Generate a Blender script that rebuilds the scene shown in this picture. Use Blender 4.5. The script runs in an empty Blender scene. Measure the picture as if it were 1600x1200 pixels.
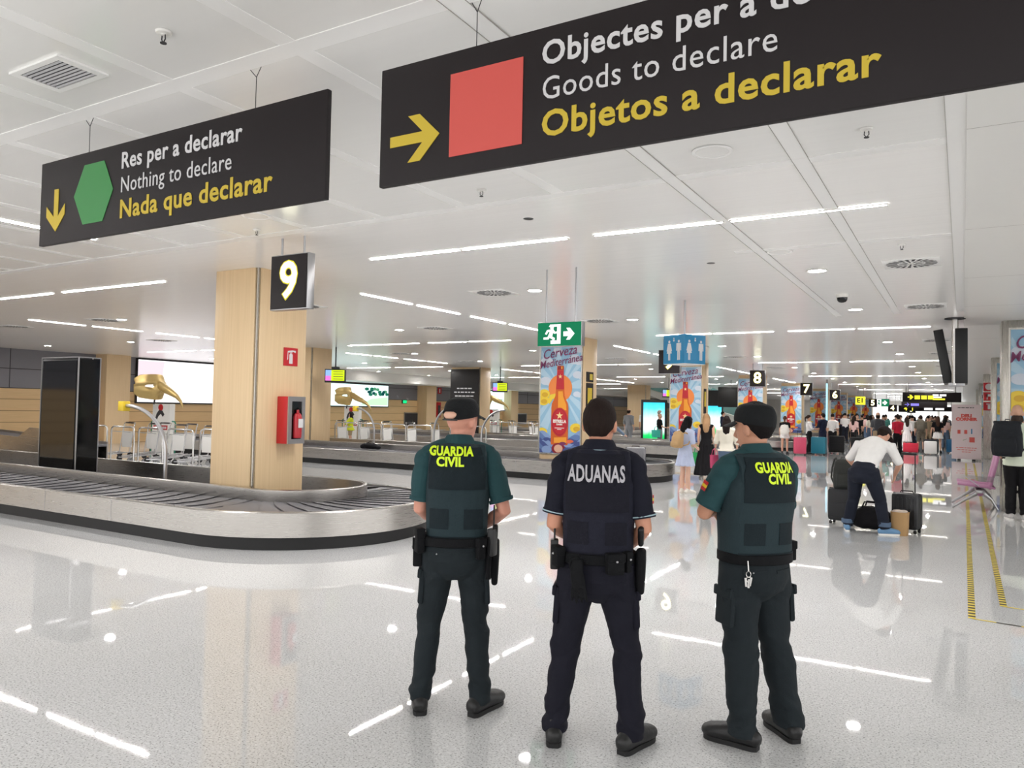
import bpy, bmesh, math, random
from mathutils import Vector, Matrix, noise
from mathutils.bvhtree import BVHTree
PI = math.pi
SC = bpy.context.scene
COL = SC.collection

# ---------------------------------------------------------------- camera
cam_d = bpy.data.cameras.new('camera')
cam_d.sensor_width = 36.0
cam_d.lens = 1192.0 / 1600.0 * 36.0
cam_d.clip_end = 400
cam = bpy.data.objects.new('camera', cam_d)
COL.objects.link(cam)
_X = Vector((0.8612, 0.0009, -0.5082)); _V = Vector((0.5080, 0.0375, 0.8602))
_F = _V.normalized(); _Rt = (_X - _F * _X.dot(_F)).normalized(); _U = _Rt.cross(_F)
# rows: world axes written in lens coordinates (right, down, forward)
cam.matrix_world = Matrix(((_Rt.x, -_Rt.y, -_Rt.z, 0), (_F.x, -_F.y, -_F.z, 0), (_U.x, -_U.y, -_U.z, 1.70), (0, 0, 0, 1)))
SC.camera = cam

# ---------------------------------------------------------------- world, exposure
world = bpy.data.worlds.new('world'); SC.world = world
world.use_nodes = True
world.node_tree.nodes['Background'].inputs[0].default_value = (1.0, 0.99, 0.985, 1)
world.node_tree.nodes['Background'].inputs[1].default_value = 0.9
SC.view_settings.view_transform = 'Standard'
SC.view_settings.look = 'None'
SC.view_settings.exposure = 1.0
SC.view_settings.gamma = 1.0
SC.view_settings.use_curve_mapping = False
SC.cycles.caustics_reflective = False; SC.cycles.caustics_refractive = False
SC.cycles.max_bounces = 8; SC.cycles.diffuse_bounces = 6; SC.cycles.glossy_bounces = 3
LAMP = 168.0        # strength of the ceiling strip lights
SPOT = 80.0        # strength of the round downlights

# ---------------------------------------------------------------- materials
def lin(c):
    return tuple(((x / 255) / 12.92 if x / 255 <= 0.04045 else ((x / 255 + 0.055) / 1.055) ** 2.4) for x in c)
MATS = {}
def mat(name, rgb, rough=0.6, metal=0.0, var=0.0, scale=20.0, bump=0.0, bscale=80.0, stretch=(1, 1, 1), spec=0.5, coat=0.0, emit=0.0):
    """principled material; rgb are 0-255 sRGB; var = colour mottling, bump = fine relief"""
    if name in MATS: return MATS[name]
    m = bpy.data.materials.new(name); m.use_nodes = True
    nt = m.node_tree; b = nt.nodes['Principled BSDF']
    c = lin(rgb)
    b.inputs['Base Color'].default_value = (*c, 1)
    b.inputs['Roughness'].default_value = rough
    b.inputs['Metallic'].default_value = metal
    b.inputs['Specular IOR Level'].default_value = spec
    b.inputs['Coat Weight'].default_value = coat
    if emit:
        b.inputs['Emission Color'].default_value = (*c, 1); b.inputs['Emission Strength'].default_value = emit
    if var or bump:
        tc = nt.nodes.new('ShaderNodeTexCoord'); mp = nt.nodes.new('ShaderNodeMapping')
        mp.inputs['Scale'].default_value = stretch
        nt.links.new(tc.outputs['Object'], mp.inputs[0])
    if var:
        n = nt.nodes.new('ShaderNodeTexNoise'); n.inputs['Scale'].default_value = scale; n.inputs['Detail'].default_value = 4
        nt.links.new(mp.outputs[0], n.inputs['Vector'])
        mx = nt.nodes.new('ShaderNodeMix'); mx.data_type = 'RGBA'
        mx.inputs[6].default_value = (*[max(0, x * (1 - var)) for x in c], 1)
        mx.inputs[7].default_value = (*[min(1, x * (1 + var)) for x in c], 1)
        nt.links.new(n.outputs['Fac'], mx.inputs[0]); nt.links.new(mx.outputs[2], b.inputs['Base Color'])
    if bump:
        n2 = nt.nodes.new('ShaderNodeTexNoise'); n2.inputs['Scale'].default_value = bscale; n2.inputs['Detail'].default_value = 3
        nt.links.new(mp.outputs[0], n2.inputs['Vector'])
        bp = nt.nodes.new('ShaderNodeBump'); bp.inputs['Strength'].default_value = bump; bp.inputs['Distance'].default_value = 0.01
        nt.links.new(n2.outputs['Fac'], bp.inputs['Height']); nt.links.new(bp.outputs[0], b.inputs['Normal'])
    MATS[name] = m
    return m
def emis(name, rgb, s=1.0):
    if name in MATS: return MATS[name]
    m = bpy.data.materials.new(name); m.use_nodes = True
    nt = m.node_tree; nt.nodes.clear()
    e = nt.nodes.new('ShaderNodeEmission'); o = nt.nodes.new('ShaderNodeOutputMaterial')
    e.inputs[0].default_value = (*lin(rgb), 1); e.inputs[1].default_value = s if s > 20 else s * 0.5
    nt.links.new(e.outputs[0], o.inputs[0]); MATS[name] = m
    return m
def ramp_emis(name, stops, s=1.0, axis=2):
    """screen whose picture runs through several colours from bottom to top"""
    m = bpy.data.materials.new(name); m.use_nodes = True
    nt = m.node_tree; nt.nodes.clear()
    e = nt.nodes.new('ShaderNodeEmission'); o = nt.nodes.new('ShaderNodeOutputMaterial')
    tc = nt.nodes.new('ShaderNodeTexCoord'); sp = nt.nodes.new('ShaderNodeSeparateXYZ'); r = nt.nodes.new('ShaderNodeValToRGB')
    n = nt.nodes.new('ShaderNodeTexNoise'); n.inputs['Scale'].default_value = 5
    ad = nt.nodes.new('ShaderNodeMath'); ad.operation = 'MULTIPLY_ADD'; ad.inputs[1].default_value = 0.16; 
    nt.links.new(tc.outputs['Generated'], sp.inputs[0]); nt.links.new(tc.outputs['Generated'], n.inputs['Vector'])
    nt.links.new(n.outputs['Fac'], ad.inputs[0]); nt.links.new(sp.outputs[axis], ad.inputs[2])
    sb = nt.nodes.new('ShaderNodeMath'); sb.operation = 'SUBTRACT'; sb.inputs[1].default_value = 0.08
    nt.links.new(ad.outputs[0], sb.inputs[0]); nt.links.new(sb.outputs[0], r.inputs[0])
    cr = r.color_ramp
    while len(cr.elements) < len(stops): cr.elements.new(0.5)
    for el, (p, c) in zip(cr.elements, stops): el.position = p; el.color = (*lin(c), 1)
    nt.links.new(r.outputs[0], e.inputs[0]); e.inputs[1].default_value = s * 0.5
    nt.links.new(e.outputs[0], o.inputs[0])
    return m

def steel_mat(name, rgb, rough, stretch):
    m = mat(name, rgb, rough, 1.0)
    nt = m.node_tree; b = nt.nodes['Principled BSDF']
    tc = nt.nodes.new('ShaderNodeTexCoord'); mp = nt.nodes.new('ShaderNodeMapping'); mp.inputs['Scale'].default_value = stretch
    n = nt.nodes.new('ShaderNodeTexNoise'); n.inputs['Scale'].default_value = 6; n.inputs['Detail'].default_value = 6
    nt.links.new(tc.outputs['Object'], mp.inputs[0]); nt.links.new(mp.outputs[0], n.inputs['Vector'])
    mr = nt.nodes.new('ShaderNodeMapRange'); mr.inputs[3].default_value = rough - 0.06; mr.inputs[4].default_value = rough + 0.1
    nt.links.new(n.outputs['Fac'], mr.inputs[0]); nt.links.new(mr.outputs[0], b.inputs['Roughness'])
    bp = nt.nodes.new('ShaderNodeBump'); bp.inputs['Strength'].default_value = 0.02; bp.inputs['Distance'].default_value = 0.01
    nt.links.new(n.outputs['Fac'], bp.inputs['Height']); nt.links.new(bp.outputs[0], b.inputs['Normal'])
    return m

def floor_mat():
    m = bpy.data.materials.new('terrazzo'); m.use_nodes = True
    nt = m.node_tree; b = nt.nodes['Principled BSDF']; L = nt.links.new
    tc = nt.nodes.new('ShaderNodeTexCoord')
    def nz(scale, det, p0, c0, p1, c1):
        n = nt.nodes.new('ShaderNodeTexNoise'); n.inputs['Scale'].default_value = scale; n.inputs['Detail'].default_value = det
        L(tc.outputs['Object'], n.inputs['Vector'])
        r = nt.nodes.new('ShaderNodeValToRGB'); L(n.outputs['Fac'], r.inputs[0])
        r.color_ramp.elements[0].position = p0; r.color_ramp.elements[0].color = (*c0, 1)
        r.color_ramp.elements[1].position = p1; r.color_ramp.elements[1].color = (*c1, 1)
        return r
    fine = nz(95, 3, 0.33, (0.28, 0.28, 0.275), 0.47, (0.65, 0.655, 0.66))
    pale = nz(60, 2, 0.56, (0, 0, 0), 0.66, (1, 1, 1))
    big = nz(0.7, 3, 0.3, (0.93, 0.93, 0.92), 0.7, (1, 1, 1))
    mx = nt.nodes.new('ShaderNodeMix'); mx.data_type = 'RGBA'; mx.inputs[7].default_value = (0.74, 0.745, 0.745, 1)
    L(pale.outputs[0], mx.inputs[0]); L(fine.outputs[0], mx.inputs[6])
    ml = nt.nodes.new('ShaderNodeMix'); ml.data_type = 'RGBA'; ml.blend_type = 'MULTIPLY'; ml.inputs[0].default_value = 1
    L(mx.outputs[2], ml.inputs[6]); L(big.outputs[0], ml.inputs[7])
    L(ml.outputs[2], b.inputs['Base Color'])
    b.inputs['Roughness'].default_value = 0.025
    b.inputs['Specular IOR Level'].default_value = 0.6
    # slab joints, 60 cm tiles, very faint relief
    br = nt.nodes.new('ShaderNodeTexBrick'); br.offset = 0; br.inputs['Scale'].default_value = 1
    br.inputs['Brick Width'].default_value = 0.6; br.inputs['Row Height'].default_value = 0.6; br.inputs['Mortar Size'].default_value = 0.0015
    L(tc.outputs['Object'], br.inputs['Vector'])
    return m
def ceil_mat(name, rgb, rough):
    m = mat(name, rgb, rough, 0.0, spec=0.65)
    nt = m.node_tree; b = nt.nodes['Principled BSDF']; L = nt.links.new
    tc = nt.nodes.new('ShaderNodeTexCoord'); mp = nt.nodes.new('ShaderNodeMapping'); mp.inputs['Scale'].default_value = (0.35, 7, 1)
    n = nt.nodes.new('ShaderNodeTexNoise'); n.inputs['Scale'].default_value = 1.0; n.inputs['Detail'].default_value = 2
    L(tc.outputs['Object'], mp.inputs[0]); L(mp.outputs[0], n.inputs['Vector'])
    bp = nt.nodes.new('ShaderNodeBump'); bp.inputs['Strength'].default_value = 0.10; bp.inputs['Distance'].default_value = 0.02
    L(n.outputs['Fac'], bp.inputs['Height']); L(bp.outputs[0], b.inputs['Normal'])
    return m
def wood_mat(name, rgb, horiz=False, pitch=0.0):
    m = mat(name, rgb, 0.42)
    nt = m.node_tree; b = nt.nodes['Principled BSDF']; L = nt.links.new
    tc = nt.nodes.new('ShaderNodeTexCoord'); mp = nt.nodes.new('ShaderNodeMapping')
    mp.inputs['Scale'].default_value = (1, 1, 24) if horiz else (24, 24, 0.6)
    n = nt.nodes.new('ShaderNodeTexNoise'); n.inputs['Scale'].default_value = 1.6; n.inputs['Detail'].default_value = 5
    L(tc.outputs['Object'], mp.inputs[0]); L(mp.outputs[0], n.inputs['Vector'])
    c = lin(rgb); mx = nt.nodes.new('ShaderNodeMix'); mx.data_type = 'RGBA'
    mx.inputs[6].default_value = (c[0] * .86, c[1] * .83, c[2] * .78, 1); mx.inputs[7].default_value = (min(1, c[0] * 1.06), min(1, c[1] * 1.06), min(1, c[2] * 1.08), 1)
    L(n.outputs['Fac'], mx.inputs[0])
    out = mx.outputs[2]
    if pitch:   # dark shadow-gap joints between boards
        sp = nt.nodes.new('ShaderNodeSeparateXYZ'); L(tc.outputs['Object'], sp.inputs[0])
        md = nt.nodes.new('ShaderNodeMath'); md.operation = 'PINGPONG'; md.inputs[1].default_value = pitch / 2; L(sp.outputs[2], md.inputs[0])
        lt = nt.nodes.new('ShaderNodeMath'); lt.operation = 'LESS_THAN'; lt.inputs[1].default_value = 0.012; L(md.outputs[0], lt.inputs[0])
        m2 = nt.nodes.new('ShaderNodeMix'); m2.data_type = 'RGBA'; m2.inputs[7].default_value = (c[0] * .4, c[1] * .35, c[2] * .3, 1)
        L(lt.outputs[0], m2.inputs[0]); L(out, m2.inputs[6]); out = m2.outputs[2]
    L(out, b.inputs['Base Color'])
    return m

M = dict(
    floor=floor_mat(),
    ceil=ceil_mat('ceiling_panel', (240, 239, 236), 0.22), band=ceil_mat('ceiling_band', (246, 245, 243), 0.3),
    gap=mat('ceiling_joint', (165, 162, 155), 0.8), slat=ceil_mat('ceiling_slat', (238, 237, 233), 0.3), ceil_pale=ceil_mat('ceiling_pale_panel', (248, 246, 243), 0.22),
    white=mat('white_paint', (235, 233, 228), 0.5), grey_wall=mat('grey_wall_panel', (122, 121, 128), 0.35, spec=0.6),
    wood=wood_mat('column_veneer', (226, 199, 158)), woodw=wood_mat('wall_veneer', (222, 190, 142), True, 0.42), woods=wood_mat('wall_veneer_plain', (214, 178, 128)),
    steel=steel_mat('brushed_steel', (184, 180, 175), 0.27, (0.6, 0.6, 30)), steelv=steel_mat('brushed_steel_upright', (190, 186, 178), 0.25, (20, 20, 0.5)),
    chrome=mat('chrome_tube', (205, 203, 200), 0.18, 1.0), alum=mat('satin_aluminium', (178, 178, 180), 0.35, 1.0), zinc=mat('zinc_tube', (190, 190, 192), 0.3, 0.9),
    rubber=mat('black_rubber', (22, 22, 23), 0.55, bump=0.05, bscale=60), belt=mat('belt_rubber', (98, 97, 101), 0.38, var=0.12, scale=8),
    black=mat('black_plastic', (16, 16, 18), 0.4), gloss_black=mat('black_glass', (8, 9, 11), 0.06, spec=0.6), dark=mat('dark_grey', (48, 47, 50), 0.6),
    sign=mat('sign_panel', (30, 24, 26), 0.55, spec=.3, var=0.08, scale=3), sign_white=mat('sign_white', (214, 213, 214), 0.5), sign_yellow=mat('sign_yellow', (205, 179, 52), 0.5),
    sign_green=mat('sign_green', (58, 138, 72), 0.5), sign_red=mat('sign_red', (212, 86, 78), 0.5),
    red=mat('red_enamel', (190, 30, 40), 0.35), redx=mat('red_cylinder', (176, 34, 44), 0.3), yellow=mat('yellow_plastic', (232, 200, 46), 0.4),
    gold=mat('gold_leaf', (208, 180, 118), 0.42, 0.6, var=0.15, scale=4), green=mat('green_plastic', (12, 120, 92), 0.4),
    purple=mat('purple_seat', (168, 116, 148), 0.5), pink_text=mat('coral_print', (224, 96, 88), 0.5), poster=mat('pale_pink_board', (232, 214, 216), 0.5),
    tape_y=mat('yellow_tape', (226, 204, 84), 0.5), tape_k=mat('black_tape', (52, 48, 40), 0.5),
    glow_w=emis('light_white', (255, 252, 244), 1.0), blue=mat('toilet_sign_blue', (38, 132, 180), 0.4), glass=mat('teal_glass', (120, 170, 170), 0.1),
)
def glow(name, rgb, s): M[name] = emis(name, rgb, s); return M[name]
glow('lamp', (255, 252, 251), LAMP); glow('spot', (255, 252, 250), SPOT)
glow('digit', (238, 224, 70), 1.1); glow('digit_core', (255, 253, 222), 4.0); glow('exit_green', (40, 150, 104), 0.75); glow('exit_white', (255, 255, 255), 1.6)
glow('screen_white', (250, 246, 250), 1.7); glow('far_white', (255, 255, 255), 1.5); glow('yellow_lit', (240, 232, 60), 1.5); glow('violet_lit', (150, 140, 255), 1.2)

# ---------------------------------------------------------------- mesh builder
class MB:
    def __init__(s): s.v = []; s.f = []; s.m = []
    def add(s, vs, fs, m=0):
        o = len(s.v); s.v += [tuple(v) for v in vs]; s.f += [tuple(i + o for i in f) for f in fs]; s.m += [m] * len(fs); return s
    def box(s, x0, x1, y0, y1, z0, z1, m=0, bev=0.0, rot=None, at=None):
        cx, cy, cz = (x0 + x1) / 2, (y0 + y1) / 2, (z0 + z1) / 2
        hx, hy, hz = abs(x1 - x0) / 2, abs(y1 - y0) / 2, abs(z1 - z0) / 2
        if bev <= 0:
            vs = [Vector((a * hx, b * hy, c * hz)) for a in (-1, 1) for b in (-1, 1) for c in (-1, 1)]
            fs = [(0, 1, 3, 2), (4, 6, 7, 5), (0, 4, 5, 1), (2, 3, 7, 6), (0, 2, 6, 4), (1, 5, 7, 3)]
        else:
            bm = bmesh.new(); bmesh.ops.create_cube(bm, size=1)
            for v in bm.verts: v.co = Vector((v.co.x * 2 * hx, v.co.y * 2 * hy, v.co.z * 2 * hz))
            bmesh.ops.bevel(bm, geom=bm.edges[:], offset=min(bev, hx * .9, hy * .9, hz * .9), segments=2, affect='EDGES', profile=0.5)
            bm.verts.index_update(); vs = [v.co.copy() for v in bm.verts]; fs = [tuple(v.index for v in f.verts) for f in bm.faces]; bm.free()
        c = Vector((cx, cy, cz))
        if rot is not None: vs = [rot @ v for v in vs]
        if at is not None: c = Vector(at)
        return s.add([v + c for v in vs], fs, m)
    def tube(s, pts, r, n=8, closed=False, m=0, ry=None, side=None):
        pts = [Vector(p) for p in pts]; k = len(pts)
        rs = r if isinstance(r, (list, tuple)) else [r] * k
        vs = []; fs = []; ref = None
        for i, p in enumerate(pts):
            if closed: t = pts[(i + 1) % k] - pts[i - 1]
            else: t = pts[min(i + 1, k - 1)] - pts[max(i - 1, 0)]
            t.normalize()
            if ref is None:
                ref = Vector(side) if side else (Vector((0, 0, 1)) if abs(t.z) < .9 else Vector((1, 0, 0)))
            a = (ref - t * ref.dot(t)).normalized(); b = t.cross(a); ref = a
            rb = rs[i] * (ry / (r if not isinstance(r, (list, tuple)) else r[0]) if ry else 1)
            for j in range(n):
                w = 2 * PI * j / n; vs.append(p + a * (math.cos(w) * rs[i]) + b * (math.sin(w) * rb))
        for i in range(k if closed else k - 1):
            for j in range(n):
                a0 = i * n + j; a1 = i * n + (j + 1) % n; i2 = (i + 1) % k
                fs.append((a0, a1, i2 * n + (j + 1) % n, i2 * n + j))
        if not closed:
            fs.append(tuple(range(n))[::-1]); fs.append(tuple((k - 1) * n + j for j in range(n)))
        return s.add(vs, fs, m)
    def lathe(s, prof, n=16, c=(0, 0, 0), m=0, axis='z'):
        vs = []; fs = []; k = len(prof)
        for r, z in prof:
            for j in range(n):
                w = 2 * PI * j / n; x, y = max(r, 1e-4) * math.cos(w), max(r, 1e-4) * math.sin(w)
                q = (x, y, z) if axis == 'z' else ((z, x, y) if axis == 'x' else (y, z, x))
                vs.append((q[0] + c[0], q[1] + c[1], q[2] + c[2]))
        for i in range(k - 1):
            for j in range(n):
                fs.append((i * n + j, i * n + (j + 1) % n, (i + 1) * n + (j + 1) % n, (i + 1) * n + j))
        fs.append(tuple(range(n))[::-1]); fs.append(tuple((k - 1) * n + j for j in range(n)))
        return s.add(vs, fs, m)
    def prism(s, poly, o, ux, uz, d, m=0):
        """flat outline poly (u,w) in the plane o+u*ux+w*uz, pushed d along ux x uz"""
        o = Vector(o); ux = Vector(ux); uz = Vector(uz); nn = ux.cross(uz).normalized() * d; n = len(poly)
        vs = [o + ux * u + uz * w for u, w in poly] + [o + ux * u + uz * w + nn for u, w in poly]
        fs = [tuple(range(n))[::-1], tuple(range(n, 2 * n))] + [(i, (i + 1) % n, n + (i + 1) % n, n + i) for i in range(n)]
        return s.add(vs, fs, m)
    def strip(s, path, prof, m=0, closed_path=False, closed_prof=False, ms=None):
        """sweep: path = list of functions inset->(x,y); prof = [(inset,z)]"""
        n = len(prof); vs = []; fs = []; mm = []
        for p in path:
            for ins, z in prof: x, y = p(ins); vs.append((x, y, z))
        o = len(s.v)
        for i in range(len(path) - (0 if closed_path else 1)):
            for j in range(n - (0 if closed_prof else 1)):
                a = i * n + j; b = i * n + (j + 1) % n; i2 = (i + 1) % len(path)
                fs.append((a, b, i2 * n + (j + 1) % n, i2 * n + j))
        return s.add(vs, fs, m)
    def build(s, name, mats, parent=None, smooth=True, ang=35, loc=None):
        me = bpy.data.meshes.new(name); me.from_pydata([tuple(v) for v in s.v], [], s.f)
        mats = mats if isinstance(mats, (list, tuple)) else [mats]
        for q in mats: me.materials.append(M[q] if isinstance(q, str) else q)
        if len(mats) > 1: me.polygons.foreach_set('material_index', s.m)
        bm = bmesh.new(); bm.from_mesh(me); bmesh.ops.recalc_face_normals(bm, faces=bm.faces[:]); bm.to_mesh(me); bm.free()
        if smooth:
            me.polygons.foreach_set('use_smooth', [True] * len(me.polygons)); me.set_sharp_from_angle(angle=math.radians(ang))
        o = bpy.data.objects.new(name, me); COL.objects.link(o)
        if parent: o.parent = parent
        if loc: o.location = loc
        return o
def tag(o, label=None, cat=None, group=None, kind=None):
    if label: o['label'] = label
    if cat: o['category'] = cat
    if group: o['group'] = group
    if kind: o['kind'] = kind
    return o
def thing(name, label, cat, loc=(0, 0, 0), rz=0.0, group=None):
    o = bpy.data.objects.new(name, None); COL.objects.link(o); o.empty_display_size = 0.1
    o.location = loc; o.rotation_euler = (0, 0, rz)
    return tag(o, label, cat, group)
KIDS = {}
def copy_tree(o, label=None, loc=None, rz=None, group=None, parent=None):
    c = o.copy(); COL.objects.link(c)
    if parent: c.parent = parent
    for ch in list(o.children): copy_tree(ch, parent=c)
    if label: c['label'] = label
    if group: c['group'] = group
    if loc is not None: c.location = loc
    if rz is not None: c.rotation_euler = (0, 0, rz)
    return c
def struct(o): o['kind'] = 'structure'; return o
def box(name, x0, x1, y0, y1, z0, z1, m, parent=None, bev=0.0):
    return MB().box(x0, x1, y0, y1, z0, z1, 0, bev).build(name, m, parent)
ORD = ['first', 'second', 'third', 'fourth', 'fifth', 'sixth', 'seventh', 'eighth', 'ninth', 'tenth', 'eleventh', 'twelfth']

_TS = bpy.data.scenes.new('workbench'); _TV = _TS.view_layers[0]
def bake(o):
    """mesh of o with its modifiers applied, worked out in a small side scene to stay quick"""
    _TS.collection.objects.link(o); _TV.update(); me = bpy.data.meshes.new_from_object(o.evaluated_get(_TV.depsgraph))
    bpy.data.objects.remove(o)
    return me
def text_mesh(txt, size, bold=0.0, ext=0.0, align='CENTER', shear=0.0, xs=1.0, space=1.0):
    c = bpy.data.curves.new('t', 'FONT'); c.body = txt; c.size = size; c.offset = bold; c.extrude = ext
    c.align_x = align; c.align_y = 'CENTER' if align == 'CENTER' else 'BOTTOM_BASELINE'; c.shear = shear; c.space_character = space
    c.resolution_u = 3
    me = bake(bpy.data.objects.new('t', c)); bpy.data.curves.remove(c)
    for v in me.vertices: v.co.x *= xs
    return me
def text(name, txt, size, m, parent, loc, ax=(1, 0, 0), up=(0, 0, 1), **k):
    """lettering that reads along ax with its tops towards up, standing ext proud of the plane"""
    me = text_mesh(txt, size, **k); me.materials.clear(); me.materials.append(M[m] if isinstance(m, str) else m)
    ax = Vector(ax).normalized(); up = Vector(up).normalized(); n = ax.cross(up)
    me.transform(Matrix((ax, up, n)).transposed().to_4x4())
    o = bpy.data.objects.new(name, me); COL.objects.link(o); o.parent = parent; o.location = loc
    return o
# ================================================================ the setting
H = 3.5
o = struct(box('floor', -30, 8, -5, 112, -0.1, 0.0, 'floor'))
cb = MB().box(-30, 0.02, -4.5, 5.6, H, H + 0.1, 0).box(-30, 0.02, 5.6, 112, H, H + 0.1, 4)  # far stretch of the ceiling gets a paler panel colour
cb.box(0.02, 6, -4.5, 112, H - 0.012, H + 0.1, 3)
for k in range(20):                                   # long bands between the panels
    xb = -0.035 - 0.955 * k
    cb.box(xb - 0.055, xb + 0.055, -4.5, 15 if k < 3 else 5.6, H - 0.003, H + 0.01, 1)
    for sx in (-0.056, 0.056) if k < 3 else (): cb.box(xb + sx - 0.0015, xb + sx + 0.0015, -4.5, 14, H - 0.0065, H + 0.01, 2)
for k in range(-2, 3):                               # cross bands
    yb = 2.70 + 2.95 * k
    cb.box(-19 if k < 2 else -2.2, -0.09, yb - 0.06, yb + 0.06, H - 0.004, H + 0.01, 1)
for k in range(6): cb.box(0.02, 6, 5.45 + 2.95 * k, 5.456 + 2.95 * k, H - 0.0125, H, 2)
struct(cb.build('ceiling', ['ceil', 'band', 'gap', 'slat', 'ceil_pale'], smooth=False))

# left wall: boards below, grey panels above, beech pilasters
w = MB().box(-29.8, -29.5, -5, 112, 0, 2.08, 0).box(-29.8, -29.5, -5, 112, 2.08, H, 1)
for z in (2.08, 2.78): w.box(-29.5, -29.485, -5, 112, z - 0.012, z + 0.012, 2)
for k in range(30): w.box(-29.5, -29.488, 0.6 + 3.45 * k, 0.62 + 3.45 * k, 2.09, H, 2)
struct(w.build('wall_left', ['woodw', 'grey_wall', 'dark'], smooth=False))
for k in range(5):
    struct(box('trim_%d' % (k + 1), -29.5, -28.75, 17.55 + 10.35 * k, 18.55 + 10.35 * k, 0, H, 'wood'))
struct(box('trim_6', -29.5, -27.3, 27.5, 78, 3.0, H, 'white'))
struct(box('wall_far', -30, 8, 104, 104.3, 0, H, 'white'))
for k, (x0, x1, z0, z1) in enumerate(((-9.5, -5.5, 0.2, 2.9), (-5.2, -2.6, 0.2, 2.8), (-2.3, 0.3, 1.2, 3.1))):
    fw = box('window_%d' % (k + 1), x0, x1, 103.9, 104, z0, z1, 'far_white'); struct(fw)
struct(box('wall_right', 4.2, 4.5, 15, 112, 0, H, 'white'))

def column(x0, x1, y0, y1, z0=0.0, skin_='wood'):
    """beech-clad column: steel core, one veneer board per face, open steel corners"""
    root = thing('column', None, None, ((x0 + x1) / 2, (y0 + y1) / 2, 0)); struct(root)
    hx, hy = (x1 - x0) / 2, (y1 - y0) / 2; c = 0.055
    box('steel_corner', -hx + 0.02, hx - 0.02, -hy + 0.02, hy - 0.02, z0, H, 'steelv', root)
    for sy in (-1, 1): box('veneer_board', -hx + c * .3, hx - c, min(sy * hy, sy * (hy - .03)), max(sy * hy, sy * (hy - .03)), z0, H, skin_, root, 0.004)
    for sx in (-1, 1): box('veneer_board', min(sx * hx, sx * (hx - .03)), max(sx * hx, sx * (hx - .03)), -hy + c, hy - c * .3, z0, H, skin_, root, 0.004)
    for ch in root.children: ch['kind'] = 'structure'
    return root
AISLE = [(-8.87, -8.02, 6.92, 7.82), (-9.25, -8.08, 17.06, 17.95), (-9.25, -8.1, 27.1, 28.0), (-9.25, -8.1, 36.95, 37.85), (-9.25, -8.1, 47.0, 47.9),
         (-9.25, -8.1, 57.0, 57.9), (-9.25, -8.1, 67.0, 67.9), (-9.25, -8.1, 77.0, 77.9), (-9.25, -8.1, 87.0, 87.9)]
for a in AISLE: column(*a)
for a in ((-18.6, -17.7, 17.5, 18.4), (-20.05, -18.5, 28.5, 29.4), (-20.0, -18.9, 40.0, 40.9), (-20.5, -19.1, 50.8, 51.7), (-20.2, -19, 61, 61.9)): column(*a)
RIGHT = [(0.62, 2.0, 16.6, 17.5), (0.74, 2.0, 26.7, 27.6), (0.74, 2.0, 36.9, 37.8), (0.74, 2.0, 47, 47.9), (0.74, 2.0, 57, 57.9)]
for a in RIGHT: column(*a, skin_='steelv')

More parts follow.
